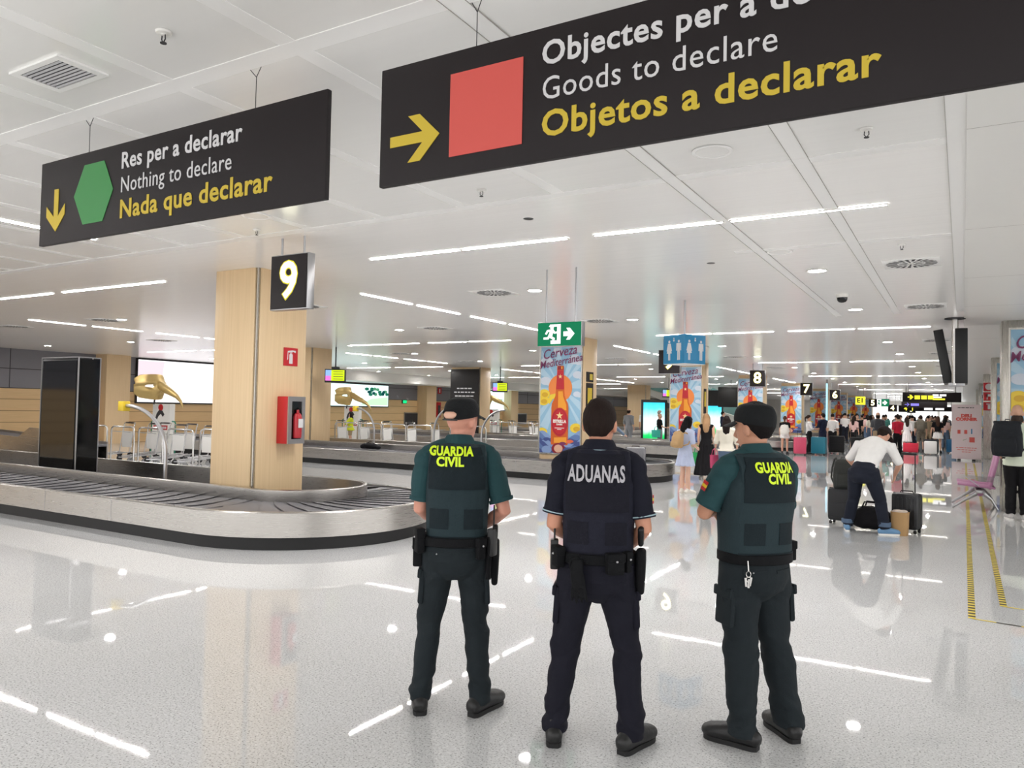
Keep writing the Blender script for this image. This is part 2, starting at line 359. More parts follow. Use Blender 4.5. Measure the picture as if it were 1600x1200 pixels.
# ================================================================ baggage carousels
def stadium(xe, xf, yc, R, n=28):
    """path along the near side, round the end and back; each station maps an inset to a point"""
    P = [lambda i, x=x: (x, yc - R + i) for x in [xf + (xe - R - xf) * k / 12 for k in range(12)]]
    for k in range(n + 1):
        a = -PI / 2 + PI * k / n
        P.append(lambda i, a=a: (xe - R + (R - i) * math.cos(a), yc + (R - i) * math.sin(a)))
    P += [lambda i, x=x: (x, yc + R - i) for x in [xe - R + (xf - xe + R) * k / 12 for k in range(1, 13)]]
    return P
def carousel(label, yc, xe=-6.1, xf=-24.0, R=1.79):
    root = thing('baggage_carousel', label, 'baggage carousel', (xe - R, yc, 0), 0, 'baggage carousels')
    xf2 = xf - (xe - R); P = stadium(R, xf2, 0, R)
    MB().strip(P, [(0.05, 0), (0.05, 0.145), (0.12, 0.145), (0.12, 0)], closed_prof=True).build('skirting', 'rubber', root)
    fa = MB().strip(P, [(0.05, 0.145), (0.0, 0.15), (0.0, 0.43), (0.012, 0.445), (0.06, 0.445), (0.06, 0.43), (0.02, 0.15)], closed_prof=True)
    fo = fa.build('fascia', 'steel', root)
    sm = MB()                                        # upright butt joints of the fascia sheets
    for k in range(1, 8):
        x = R - R - 1.55 * k; sm.box(x - 0.003, x + 0.003, -R - 0.003, -R + 0.01, 0.155, 0.43)
    sm.build('sheet_joint', 'alum', fo)
    # rubber plates of the belt: each one overlaps the next like roof tiles
    b = MB(); n = 40; L = -xf2; pl = []
    def plate(pts, dz=0.0): b.add([(x, y, z) for x, y, z in pts], [(0, 1, 2, 3)])
    step = 0.33; cnt = int(L / step)
    for sgn in (-1, 1):
        for k in range(cnt):
            x0 = -k * step; x1 = x0 - step
            ro, ri = R - 0.07, 0.86; q = 0.12
            dzl, dzh = 0.413, 0.425
            a, c = (x0, x1) if sgn < 0 else (x0, x1)
            vs = []
            for t in range(5):
                r = ro + (ri - ro) * t / 4; bow = q * math.sin(PI * t / 4) * (1 if sgn < 0 else -1)
                zz = 0.03 * t / 4
                vs += [(a + bow, sgn * r, dzh + zz), (c + bow - 0.01, sgn * r, dzl + zz)]
            b.add(vs, [(2 * t, 2 * t + 1, 2 * t + 3, 2 * t + 2) for t in range(4)])
    m_ = 18
    for k in range(m_):
        a0 = -PI / 2 + PI * k / m_; a1 = -PI / 2 + PI * (k + 1) / m_ + 0.02
        vs = []
        for t in range(7):
            r = R - 0.07 + (0.86 - R + 0.07) * t / 6; sk = 0.30 * (t / 6) ** 1.3; zz = 0.03 * t / 6
            for (a, z) in ((a0 - sk, 0.427), (a1 - sk, 0.414)): vs.append((r * math.cos(a), r * math.sin(a), z + zz))
        b.add(vs, [(2 * t, 2 * t + 1, 2 * t + 3, 2 * t + 2) for t in range(6)])
    under = MB().strip(P, [(0.06, 0.39), (0.95, 0.415)])
    b.add(under.v, under.f)
    bo = b.build('belt', 'belt', root, ang=12)
    P2 = stadium(R - 0.93, xf2, 0, R - 0.93)
    MB().strip(P2, [(-0.03, 0.40), (-0.03, 0.595), (0.0, 0.605), (0.03, 0.595), (0.03, 0.3)], closed_prof=True).build('inner_rail', 'steel', root)
    MB().box(xf2, 0, -0.84, 0.84, 0.26, 0.3).build('island_deck', 'dark', root)
    return root
carousel('steel baggage carousel nearest the officers, wrapped round the number nine column', 7.68)
carousel('second baggage carousel, its end behind the officer with ADUANAS on the back', 18.0)
carousel('third baggage carousel, behind the women with the green shopping bag', 28.2)
carousel('fourth baggage carousel, behind the pink and teal suitcases', 38.0)
carousel('fifth baggage carousel, far down the hall under the number six sign', 48.0)

# feeder conveyor joining the island from the left wall
fc = thing('feeder_conveyor', 'steel feeder conveyor sloping up from the left wall behind the black display kiosk', 'conveyor', (-24.2, 11.3, 0))
MB().prism([(-5, 0), (5.0, 0), (5.0, 0.62), (-5, 0.92)], (0, -0.5, 0), (1, 0, 0), (0, 0, 1), 0.04).build('side_plate', 'steel', fc)
MB().prism([(-5, 0), (5.0, 0), (5.0, 0.62), (-5, 0.92)], (0, 0.54, 0), (1, 0, 0), (0, 0, 1), 0.04).build('side_plate', 'steel', fc)
MB().prism([(-5, 0.8), (5.0, 0.5), (5.0, 0.56), (-5, 0.86)], (0, 0.5, 0), (1, 0, 0), (0, 0, 1), 1.0).build('belt', 'belt', fc)
MB().prism([(2.6, 0.66), (5.0, 0.62), (5.2, 0.9), (3.2, 0.95)], (0, -0.48, 0), (1, 0, 0), (0, 0, 1), 0.03).build('deflector_plate', 'steel', fc)
for y0, lab in ((23.6, 'dark luggage hatch conveyor low on the left wall beside the second gold mask'),):
    pass

# ================================================================ ceiling fittings
def strip_light(x, y, along, label, group, L=1.34):
    root = thing('strip_light', label, 'ceiling light', (x, y, H - 0.004), 0 if along == 'x' else PI / 2, group)
    MB().box(-L / 2, L / 2, -0.028, -.0130, -0.012, 0.0).box(-L / 2, L / 2, .0130, 0.028, -0.012, 0).box(-L / 2, -L / 2 + 0.015, -.0130, .0130, -0.012, 0).box(L / 2 - 0.015, L / 2, -.0130, .0130, -0.012, 0).build('housing', 'white', root, smooth=False)
    MB().add([(-L / 2 + .015, -.013, -.006), (L / 2 - .015, -.013, -.006), (L / 2 - .015, .013, -.006), (-L / 2 + .015, .013, -.006)], [(0, 3, 2, 1)]).build('tube', 'lamp', root, smooth=False)
    return root
BAY = {-5.61: 'the bay ahead', -4.24: 'the bay ahead'}
sl = strip_light(-50, 0, 'x', 'x', 'x')
def put_strip(x, y, rz, label, group):
    copy_tree(sl, label, (x, y, H - 0.004), rz, group)
SET = [-5.60, -4.23, -2.60, -1.21]                     # four lamps of one run
def nth(k): return ORD[k] if k < 12 else str(k + 1) + 'th'
for yi, y in enumerate([-3.2, 7.12, 17.27, 27.8, 38.1, 48.4, 58.7, 69, 79.3, 89.6, 99.9]):
    for xi, (off, where) in enumerate(((0, 'over the open hall'), (-9.72, 'over the carousels'), (-19.5, 'by the left wall'))):
        if xi == 2 and y > 60: continue
        for k, sx in enumerate(SET):
            lab = '%s strip lamp from the left %s, %s' % (nth(k), where, 'in the run behind the viewer' if yi == 0 else 'in the %s cross run ahead' % nth(yi - 1))
            put_strip(sx + off, y, 0, lab, 'strip lights across the hall')
for xi, x in enumerate((-8.33, -18.25)):
    for r in range(6):
        for k in range(4):
            y = 9.2 + 10.35 * (r - 1) + (0.72, 2.2, 3.9, 5.4)[k]
            if y > 50: continue
            lab = '%s lamp of the %s lengthwise strip run over the %s' % (nth(k), nth(r), 'aisle columns' if xi == 0 else 'far columns')
            put_strip(x, y, PI / 2, lab, 'strip lights along the hall')
for y0 in (-2.5, 7.85): 
    for k in range(4): put_strip(2.0, y0 + (0.72, 2.2, 3.9, 5.4)[k], PI / 2, '%s lamp of the lengthwise strip run at the far right, %s' % (nth(k), 'beside the viewer' if y0 < 0 else 'ahead'), 'strip lights along the hall')
for ch in list(sl.children): bpy.data.objects.remove(ch)
bpy.data.objects.remove(sl)

def downlight():
    root = thing('downlight', 'x', 'ceiling light', (0, 0, 0), 0, 'round downlights')
    MB().lathe([(0.105, 0), (0.125, -0.004), (0.13, -0.008), (0.112, -0.012), (0.100, -0.006), (0.100, 0.0)], 20).build('trim_ring', 'white', root)
    MB().lathe([(0.0, -0.006), (0.100, -0.006), (0.100, -0.004), (0, -0.004)], 20).build('lens', 'spot', root, smooth=False)
    return root
d0 = downlight()
first = True
DL = []
for ri, (x, where) in enumerate(((-1.57, 'over the right of the aisle'), (-5.6, 'over the left of the aisle'), (-11.45, 'over the carousels'), (-16.05, 'over the trolley bays'), (-21.9, 'near the left wall'), (-26.5, 'along the left wall'))):
    for yi, y in enumerate((10.1, 14.1, 20.6, 24.7, 31.0, 35.4, 41.0, 45.5, 51.5, 56)):
        if ri > 3 and yi > 5: continue
        if ri == 2 and yi == 0: continue
        lab = '%s downlight from the viewer in the row %s' % (nth(yi), where)
        if first: d0.location = (x, y, H); d0['label'] = lab; first = False
        else: copy_tree(d0, lab, (x, y, H))

def swirl_vent():
    root = thing('swirl_vent', 'x', 'ceiling vent', (0, 0, 0), 0, 'swirl air vents')
    MB().box(-0.30, 0.30, -0.30, 0.30, -0.008, 0, 0, 0.003).build('face_plate', 'band', root)
    s = MB()
    for k in range(22):
        a = 2 * PI * k / 22
        for r0, r1, wd in ((0.05, 0.13, 0.008), (0.15, 0.27, 0.013)):
            if r0 > 0.1 or k % 2 == 0:
                ca, sa = math.cos(a), math.sin(a)
                s.add([(ca * r - sa * e, sa * r + ca * e, -0.0095) for r, e in ((r0, -wd), (r1, -wd * 1.5), (r1, wd * 1.5), (r0, wd))], [(0, 1, 2, 3)])
    s.build('slot', 'dark', root, smooth=False)
    MB().lathe([(0.0, -0.011), (0.03, -0.011), (0.03, -0.008), (0, -0.008)], 12).build('hub', 'white', root)
    return root
v0 = swirl_vent(); first = True
for ri, (x, where) in enumerate(((-0.52, 'by the right-hand slatted ceiling'), (-6.3, 'left of the aisle'), (-10.4, 'over the carousels'), (-16.6, 'over the trolley bays'), (-20.4, 'near the far column row'))):
    for yi, y in enumerate((10.05, 14.1, 20.5, 24.7, 31)):
        lab = '%s slotted air vent in the row %s' % (nth(yi), where)
        if first: v0.location = (x, y, H); v0['label'] = lab; first = False
        else: copy_tree(v0, lab, (x, y, H))
vg = thing('louvre_vent', 'square louvred air vent in the ceiling above the green hexagon sign', 'ceiling vent', (-4.3, 2.29, H))
MB().box(-.24, .24, -.14, -.105, -.012, 0).box(-.24, .24, .105, .14, -.012, 0).box(-.24, -.19, -.105, .105, -.012, 0).box(.19, .24, -.105, .105, -.012, 0).build('frame', 'band', vg)
box('cavity', -.19, .19, -.105, .105, -.004, 0, 'dark', vg)
lv = MB()
for k in range(8): lv.box(-.19, .19, -.006, .006, -.0015, .0015, rot=Matrix.Rotation(-0.5, 3, 'X'), at=(0, -.09 + .0255 * k, -.009))
lv.build('louvre', 'alum', vg)
def sprinkler(loc, lab):
    r = thing('sprinkler', lab, 'sprinkler', (*loc, H), 0, 'ceiling sprinklers')
    MB().lathe([(0, -.002), (.04, -.002), (.035, -.012), (.012, -.014), (.012, -.02), (0, -.02)], 14).build('escutcheon', 'white', r)
    MB().tube([(-.012, 0, -.018), (-.014, 0, -.04), (0, 0, -.055), (.014, 0, -.04), (.012, 0, -.018)], .003, 6).lathe([(0, -.056), (.016, -.056), (.016, -.06), (0, -.06)], 10).build('head', 'dark', r)
for loc, lab in (((-3.35, 2.27), 'sprinkler head in the ceiling panel beside the louvred vent'), ((-3.42, 5.23), 'sprinkler head below the left corner of the red square sign'), ((-0.52, 5.19), 'sprinkler head below the right part of the red square sign'),
                 ((-6.3, 5.4), 'sprinkler head between the green hexagon sign and the number nine sign'), ((-0.55, 8.9), 'sprinkler head in front of the swirl vent by the slatted ceiling'), ((-10.2, 4.6), 'sprinkler head behind the left end of the green hexagon sign'), ((-2.4, 1.25), 'sprinkler head at the top edge between the two big signs')):
    sprinkler(loc, lab)
for loc, lab in (((-1.49, 5.17), 'round flush loudspeaker in the ceiling under the red square sign'), ((-5.84, 4.99), 'round flush loudspeaker in the ceiling behind the green hexagon sign'), ((-1.75, 8.75), 'round flush loudspeaker ahead of the two nearest right-hand downlights')):
    r = thing('ceiling_speaker', lab, 'loudspeaker', (*loc, H), 0, 'ceiling loudspeakers')
    MB().lathe([(0.125, 0), (.14, -.004), (.135, -.01), (.115, -.008), (.115, 0)], 24).build('ring', 'band', r)
    MB().lathe([(0, -.006), (.115, -.006), (.115, -.003), (0, -.003)], 24).build('grille', 'ceil', r)
r = thing('dome_camera', 'small black dome camera under the ceiling between the right-hand downlights', 'security camera', (-1.55, 12.27, H))
MB().lathe([(0, 0), (.09, 0), (.09, -.05), (0, -.05)], 18).build('housing', 'white', r)
MB().lathe([(.075, -.05), (.07, -.09), (.05, -.115), (0.02, -.125), (0, -.125)], 18).build('dome', 'gloss_black', r)
for loc, lab in (((-3.55, 6.25), 'dark round hole in the ceiling before the nearest strip lights'), ((-2.62, 9.1), 'small dark slot in the ceiling left of the nearest downlight')):
    r = thing('ceiling_hole', lab, 'hole cover', (*loc, H)); MB().lathe([(0, -.003), (.045, -.003), (.05, 0), (0, 0)], 16).build('cap', 'black', r)

# ================================================================ hanging signs
def arrow_poly(pts): return pts
s1 = thing('declaration_sign', 'black hanging sign with green hexagon and the words Nada que declarar', 'sign', (-4.025, 2.75, 3.0))
MB().box(-1.3, 1.3, 0, 0.03, -.28, .275, 0, .003).build('board', 'sign', s1)
def flat(name, pts, m, parent, y=-0.0035, o=(0, 0, 0), d=0.003): return MB().prism(pts, (o[0], y, o[2]), (1, 0, 0), (0, 0, 1), -d).build(name, m, parent, smooth=False)
def off(pts, cx, cz=3.0): return [(x - cx, z - cz) for x, z in pts]
cx = -4.025
flat('hexagon', off([(-4.818, 3.193), (-4.605, 3.193), (-4.503, 3.003), (-4.605, 2.813), (-4.818, 2.813), (-4.926, 3.003)], cx), 'sign_green', s1)
ar = [(-5.155, 3.08), (-5.105, 3.08), (-5.105, 2.90), (-5.028, 2.975), (-5.028, 2.905), (-5.13, 2.80), (-5.242, 2.905), (-5.242, 2.975), (-5.155, 2.90)]
flat('arrow', off(ar, cx), 'sign_yellow', s1)
def line_text(txt, x0, x1, zb, cap, m, parent, cx, bold, cz=3.0, y=-0.002):
    """one line of lettering between x0 and x1 with capitals cap high"""
    me = text_mesh(txt, 1.0, bold=0, align='LEFT', space=1.06); xs = [v.co.x for v in me.vertices]; 
    capm = text_mesh('H', 1.0, align='LEFT'); hh = max(v.co.y for v in capm.vertices) - min(v.co.y for v in capm.vertices)
    sz = cap / hh; wid = (max(xs) - min(xs)) * sz
    return text('lettering', txt, sz, m, parent, (x0 - cx, y, zb - cz), align='LEFT', xs=(x1 - x0) / wid, bold=bold, space=1.06, ext=0.0012)
line_text('Res per a declarar', -4.43, -3.357, 3.117, .095, 'sign_white', s1, cx, .0028)
line_text('Nothing to declare', -4.43, -3.432, 2.969, .093, 'sign_white', s1, cx, 0.0)
line_text('Nada que declarar', -4.432, -3.115, 2.812, .108, 'sign_yellow', s1, cx, .0034)
def wire(parent, x, z0, z1, fork=0.0):
    w = MB().tube([(x, .015, z0), (x, .015, z1)], .0022, 5)
    if fork: w.tube([(x, .015, z1), (x - fork, .015, z1 + .05)], .0022, 5).tube([(x, .015, z1), (x + fork * .7, .015, z1 + .05)], .0022, 5)
    return w.build('suspension_wire', 'dark', parent)
wire(s1, -.78, .27, .449, .05); wire(s1, .76, .27, .449, .05)
s2 = thing('declaration_sign', 'black hanging sign with red square and the words Objetos a declarar', 'sign', (-0.88, 2.75, 3.0)); cx = -0.88
MB().box(-1.497, 1.5, 0, 0.03, -.27, .29, 0, .003).build('board', 'sign', s2)
flat('red_square', off([(-1.974, 2.814), (-1.6, 2.814), (-1.6, 3.187), (-1.974, 3.187)], cx), 'sign_red', s2)
flat('arrow', off([(-2.313, 2.957), (-2.313, 2.907), (-2.125, 2.907), (-2.208, 2.823), (-2.138, 2.823), (-2.03, 2.932), (-2.143, 3.04), (-2.21, 3.04), (-2.125, 2.957)], cx), 'sign_yellow', s2)
line_text('Objectes per a declarar', -1.512, -0.12, 3.13, .095, 'sign_white', s2, cx, .0028)
line_text('Goods to declare', -1.51, -0.57, 2.982, .093, 'sign_white', s2, cx, 0.0)
line_text('Objetos a declarar', -1.508, -0.243, 2.828, .103, 'sign_yellow', s2, cx, .0034)
wire(s2, -.97, .28, .449, .03); wire(s2, .9, .28, .449, .03)

def number_sign(n, x, y, z, label, w=.56, h=.6, m='digit', yellow=False, sz=None, d=.1):
    r = thing('gate_number_sign', label, 'sign', (x, y, z), 0, 'lit number signs')
    MB().box(-w / 2, w / 2, 0, d, -h / 2, h / 2, 0, .006).build('case', 'alum', r)
    box('face', -w / 2 + .012, w / 2 - .012, -.006, .004, -h / 2 + .012, h / 2 - .012, 'yellow_lit' if yellow else 'sign', r)
    sz = sz or h * .92
    if yellow: text('lettering', n, sz, 'sign', r, (0, -.0075, 0), bold=.012, ext=.001)
    else:
        text('halo', n, sz, 'digit', r, (0, -.0075, -.0), bold=.022 * sz / .55, ext=.001)
        text('numeral', n, sz, 'digit_core', r, (0, -.0095, -.0), bold=.007 * sz / .55, ext=.001)
    for sx in (-w * .3, w * .3): MB().tube([(sx, d / 2, h / 2 - .01), (sx, d / 2, H - z)], .012, 8).build('hanging_rod', 'alum', r)
    return r
number_sign('9', -6.23, 5.79, 3.01, 'lit number 9 sign hanging in front of the nearest beech column')
number_sign('9', -6.25, 18.2, 2.93, 'lit number 9 sign partly hidden behind the blue toilet sign')
number_sign('8', -6.4, 28.3, 2.96, 'lit number 8 sign above the cap of the right-hand officer')
number_sign('7', -6.34, 38.0, 2.88, 'lit number 7 sign between the 8 and 6 signs')
number_sign('6', -6.16, 46.0, 2.8, 'lit number 6 sign just right of the number 7')
number_sign('E1', -5.8, 55.0, 2.66, 'yellow lit E1 sign right of the number 6', yellow=True, w=.62, h=.56, sz=.42)
number_sign('5', -5.7, 62.0, 2.62, 'lit number 5 sign far down the hall beside the E1 sign')
number_sign('4', -5.1, 72.0, 2.35, 'lit number 4 sign, first of the far cluster of three', w=.7)
number_sign('5', -4.5, 75.0, 2.35, 'lit number in the middle of the far cluster of three signs', w=.7)
number_sign('3', -4.0, 78.0, 2.3, 'lit number 3 sign, last of the far cluster of three', w=.7)

ex = thing('emergency_exit_sign', 'green running man emergency exit sign with arrow in front of a poster column', 'exit sign', (-4.41, 8.62, 2.655))
MB().box(-.315, .31, 0, .1, -.155, .155, 0, .004).build('case', 'alum', ex)
box('face', -.31, .305, -.005, .003, -.15, .15, 'exit_green', ex)
def ex_art(parent, sc=1.0, m='exit_white'):
    mb = MB(); q = lambda pts: mb.prism([(x * sc, z * sc) for x, z in pts], (0, -.0065, 0), (1, 0, 0), (0, 0, 1), -.0015)
    q([(.06, -.03), (.13, -.03), (.10, -.075), (.15, -.075), (.215, 0), (.15, .075), (.10, .075), (.13, .03), (.06, .03)])
    q([(-.15, .095), (-.13, .125), (.02, .125), (.02, -.125), (-.12, -.125), (-.12, -.08), (-.03, -.08), (-.03, .095)])
    q([(-.105 + .026 * math.cos(k * PI / 6), .085 + .026 * math.sin(k * PI / 6)) for k in range(12)])
    q([(-.15, .06), (-.085, .065), (-.06, .03), (-.035, .035), (-.035, .01), (-.075, .005), (-.09, .02), (-.1, -.03), (-.06, -.05), (-.075, -.105), (-.105, -.105), (-.095, -.065), (-.14, -.045), (-.15, -.065), (-.225, -.065), (-.225, -.04), (-.165, -.035), (-.135, .03), (-.16, .03), (-.18, -.005), (-.205, .005), (-.175, .055)])
    return mb.build('pictogram', m, parent, smooth=False)
ex_art(ex)
for sx in (-.22, .2): MB().tube([(sx, .05, .15), (sx, .05, H - 2.655)], .011, 8).build('hanging_rod', 'alum', ex)

wc = thing('toilet_sign', 'blue hanging toilet sign cube with white man and woman pictograms', 'sign', (-3.87, 12.0, 2.69), math.radians(18 + 45))
MB().box(-.235, .235, -.235, .235, -.225, .235, 0, .004).build('cube', 'blue', wc)
box('underside', -.23, .23, -.23, .23, -.232, -.224, 'white', wc)
def figure(mb, cx, fr, skirt, s=1.0, baby=False):
    o, ux = fr
    q = lambda pts: mb.prism([(cx + x * s, z * s) for x, z in pts], o, ux, (0, 0, 1), -.002)
    zz = .1 if baby else 0
    q([(.022 * math.cos(k * PI / 6), zz / s + .128 + .022 * math.sin(k * PI / 6)) for k in range(12)])
    if baby: q([(-.03, zz / s + .1), (.03, zz / s + .1), (.02, zz / s + .05), (-.02, zz / s + .05)]); return
    if skirt: q([(-.03, .1), (.03, .1), (.06, -.02), (.045, -.025), (.055, -.06), (.022, -.06), (.022, -.17), (.004, -.17), (.004, -.06), (-.004, -.06), (-.004, -.17), (-.022, -.17), (-.022, -.06), (-.055, -.06), (-.045, -.025), (-.06, -.02)])
    else: q([(-.05, .1), (.05, .1), (.055, -.02), (.035, -.02), (.03, .06), (.03, -.17), (.004, -.17), (.004, -.04), (-.004, -.04), (-.004, -.17), (-.03, -.17), (-.03, .06), (-.035, -.02), (-.055, -.02)])
for fr in (((0, -.2365, 0), (1, 0, 0)), ((-.2365, 0, 0), (0, -1, 0))):
    mb = MB()
    if fr[1][1] == 0: figure(mb, -.13, fr, True); figure(mb, .13, fr, False); figure(mb, .0, fr, False, .6, True)
    else: figure(mb, -.1, fr, True); figure(mb, .11, fr, False); figure(mb, .0, fr, False, .6, True)
    mb.build('pictogram', 'sign_white', wc, smooth=False)
MB().tube([(0, 0, .23), (0, 0, H - 2.69)], .018, 10).build('hanging_rod', 'alum', wc)
def word_bars(name, parent, m, xc, y, z, w, h, n, seed=0):
    """a line of print too small to read: a row of short dashes"""
    rr = random.Random(seed); mb = MB(); ws = [.5 + rr.random() for _ in range(n)]; g = .25; tot = sum(ws) + g * (n - 1); x = xc - w / 2
    for q in ws:
        mb.box(x, x + q / tot * w, y - .0015, y + .0005, z - h / 2, z + h / 2); x += (q + g) / tot * w
    return mb.build(name, m, parent, smooth=False)
# ================================================================ on and around the columns
fs = thing('fire_extinguisher_sign', 'red fire extinguisher pictogram plate on the number nine column', 'sign', (-8.02, 7.52, 2.35), PI / 2)
box('plate', -.125, .125, -.012, 0.0, -.125, .125, 'red', fs)
mb = MB(); q = lambda p: mb.prism(p, (0, -.012, 0), (1, 0, 0), (0, 0, 1), .002)
q([(-.03, -.095), (.03, -.095), (.03, .03), (.015, .05), (-.015, .05), (-.03, .03)]); q([(-.06, .06), (.02, .06), (.03, .075), (.085, .06), (.085, .09), (.02, .092), (-.06, .08)]); q([(-.062, .07), (-.052, .07), (-.052, -.03), (-.068, -.05)])
mb.build('pictogram', 'sign_white', fs, smooth=False)
fc = thing('fire_extinguisher_cabinet', 'red fire cabinet with glazed steel door on the number nine column', 'fire cabinet', (-8.02, 7.46, 1.48), PI / 2)
MB().box(-.15, .15, -.2, 0, -.32, .32, 0, .006).build('case', 'red', fc)
fd = MB().box(-.15, .15, -.222, -.202, .255, .32).box(-.15, .15, -.222, -.202, -.32, -.255).box(-.15, -.09, -.222, -.202, -.255, .255).box(.09, .15, -.222, -.202, -.255, .255).build('door_frame', 'alum', fc, smooth=False)
box('window_pane', -.09, .09, -.21, -.204, -.255, .255, 'gloss_black', fc)
ec = MB().lathe([(0, -.24), (.055, -.24), (.06, -.22), (.06, .04), (.045, .085), (.02, .1), (.02, .14), (0, .14)], 14, (0, -.236, 0)).build('extinguisher', 'redx', fc)
MB().tube([(0, -.236, .14), (.05, -.236, .17), (.07, -.236, .08), (.065, -.236, -.08)], .008, 6).build('hose', 'black', ec)
box('instruction_plate', -.04, .04, -.302, -.296, -.1, .02, 'sign_white', ec)
# ---- lit poster on the B column's side
pl = thing('wayfinding_plate', 'narrow black and yellow wayfinding plates on the side of the first poster column', 'sign', (-8.08, 17.5, 2.2), PI / 2)
box('upper_plate', -.2, .2, -.015, 0, .2, .45, 'sign', pl); box('lower_plate', -.2, .2, -.015, 0, -.45, .17, 'sign', pl)
mb = MB().box(-.02, .15, -.018, -.014, .25, .4).box(-.13, .13, -.018, -.014, -.35, .05); mb.build('pictogram', 'sign_yellow', pl)
pl2 = thing('wayfinding_plate', 'narrow wayfinding plate on the side of the second poster column', 'sign', (-8.1, 27.55, 2.1), PI / 2)
box('plate', -.15, .15, -.015, 0, -.45, .45, 'sign', pl2); box('pictogram', -.1, .1, -.018, -.014, -.2, .35, 'sign_yellow', pl2)

# ================================================================ beer posters
P_ = {k: mat('print_' + k, v, .35) for k, v in dict(sky=(146, 188, 214), ray=(176, 206, 224), cloud=(206, 214, 226), sun=(236, 136, 66), amber=(206, 96, 20), amber2=(238, 160, 48), red=(190, 30, 44), dred=(140, 20, 34),
      script=(122, 42, 92), white=(240, 236, 228), gold=(240, 214, 150), lemon=(236, 204, 60), lemon2=(214, 168, 40), wave=(96, 124, 176), wave2=(134, 160, 204), wave3=(66, 82, 140), skin=(226, 178, 150), orange=(232, 110, 70), grey=(160, 178, 190)).items()}
PK = list(P_); PM = [P_[k] for k in PK]; I = {k: i for i, k in enumerate(PK)}
def poster_art(W=1.13, Hh=2.72):
    mb = MB(); lay = [0]
    clip = lambda p: [(max(-W / 2 + .004, min(W / 2 - .004, x)), max(-Hh / 2 + .004, min(Hh / 2 - .004, z))) for x, z in p]
    def q(p, k):
        lay[0] += 1; mb.prism(clip(p), (0, -.0004 * lay[0] - .012, 0), (1, 0, 0), (0, 0, 1), -.002, I[k])
    def ell(cx, cz, rx, rz, k, n=20, a0=0, a1=2 * PI): q([(cx + rx * math.cos(a0 + (a1 - a0) * i / n), cz + rz * math.sin(a0 + (a1 - a0) * i / n)) for i in range(n)], k)
    q([(-W / 2, -Hh / 2), (W / 2, -Hh / 2), (W / 2, Hh / 2), (-W / 2, Hh / 2)], 'sky')
    sx, sz = 0.0, .27
    for i in range(12):
        a = 2 * PI * i / 12 + .1; q([(sx, sz)] + [(sx + 1.1 * math.cos(a + e), sz + 1.1 * math.sin(a + e)) for e in (-.11, 0, .11)], 'ray')
    for cx, cz, r in ((-.4, .95, .16), (.38, .98, .17), (.47, .6, .13), (-.42, .45, .15), (.46, .12, .1), (-.1, 1.2, .12), (.5, 1.25, .14)):
        ell(cx, cz, r, r * .7, 'cloud'); ell(cx + r * .7, cz - r * .3, r * .8, r * .5, 'cloud')
    ell(sx, sz, .33, .34, 'sun', 28)
    for cx, cz in ((-.47, -.05), (-.45, .12), (-.5, -.85), (.45, -.72)): ell(cx, cz, .16, .12, 'lemon'); ell(cx + .02, cz - .02, .09, .06, 'lemon2')
    q([(-.28, .1), (-.1, .14), (.0, .09), (-.04, .01), (-.2, 0), (-.3, -.14), (-.36, -.02)], 'lemon')
    for i in range(7):
        z = -.92 - .065 * i
        q([(-W / 2, z - .3)] + [(-W / 2 + W * t / 16, z + .05 * math.sin(t * .9 + i * 1.7) + (abs(t - 8) / 8) ** 2 * .1) for t in range(17)] + [(W / 2, z - .3)], ('wave2', 'wave', 'wave3', 'wave2', 'wave3', 'wave', 'wave3')[i])
    # bottle
    B = lambda p: [(x, -1.15 + (z + 1.12) * .943) for x, z in p]
    half = [(.085, .98), (.095, .95), (.095, .86), (.088, .84), (.1, .62), (.115, .35), (.13, .18), (.17, .08), (.225, -.03), (.238, -.14), (.238, -1.08), (.222, -1.12)]
    q(B([(x, z) for x, z in half] + [(-x, z) for x, z in half[::-1]]), 'amber')
    h2 = [(.075, .30), (.09, .16), (.13, .06), (.175, -.05), (.185, -.16), (.185, -.2), (-.05, -.2), (-.05, .3)]
    q(B(h2), 'amber2'); q([(-.15, -.97), (.2, -.95), (.2, -1.1), (-.15, -1.1)], 'amber2')
    q(B([(.09, .86), (.1, .62), (.113, .35), (-.113, .35), (-.1, .62), (-.09, .86)]), 'red')
    q(B([(.07, .97), (.085, .87), (-.085, .87), (-.07, .97)]), 'dred'); q(B([(.06, .96), (.06, .89), (.02, .89), (.02, .96)]), 'amber2')
    ell(0, -.58, .237, .36, 'red', 28); ell(0, -.58, .205, .325, 'dred', 28); ell(0, -.58, .195, .315, 'red', 28)
    star = lambda cx, cz, r: [(cx + (r if i % 2 == 0 else r * .4) * math.sin(i * PI / 5), cz + (r if i % 2 == 0 else r * .4) * math.cos(i * PI / 5)) for i in range(10)]
    q(star(0, -.42, .1), 'gold'); q(star(.0, .56, .06), 'gold')
    ell(-.02, -1.24, .19, .14, 'dred'); ell(-.02, -1.24, .12, .1, 'skin'); ell(.25, -1.3, .15, .1, 'wave3'); ell(-.35, -1.28, .14, .1, 'wave2')
    for i, (x0, z0) in enumerate(((.1, -1.12), (-.35, -1.02), (.3, -1.06))): q([(x0 + .1 * math.cos(t * .5), z0 + .05 * math.sin(t * .5)) for t in range(10)], ('script', 'wave3', 'orange')[i])
    def tx(s, size, x, z, k, **kw):
        lay[0] += 1; rot = kw.pop('rot', 0)
        me = text_mesh(s, size, **kw); c_, s_ = math.cos(rot), math.sin(rot)
        mb.add([(x + v.co.x * c_ - v.co.y * s_, -.0004 * lay[0] - .0125, z + v.co.x * s_ + v.co.y * c_) for v in me.vertices], [tuple(p.vertices) for p in me.polygons], I[k]); bpy.data.meshes.remove(me)
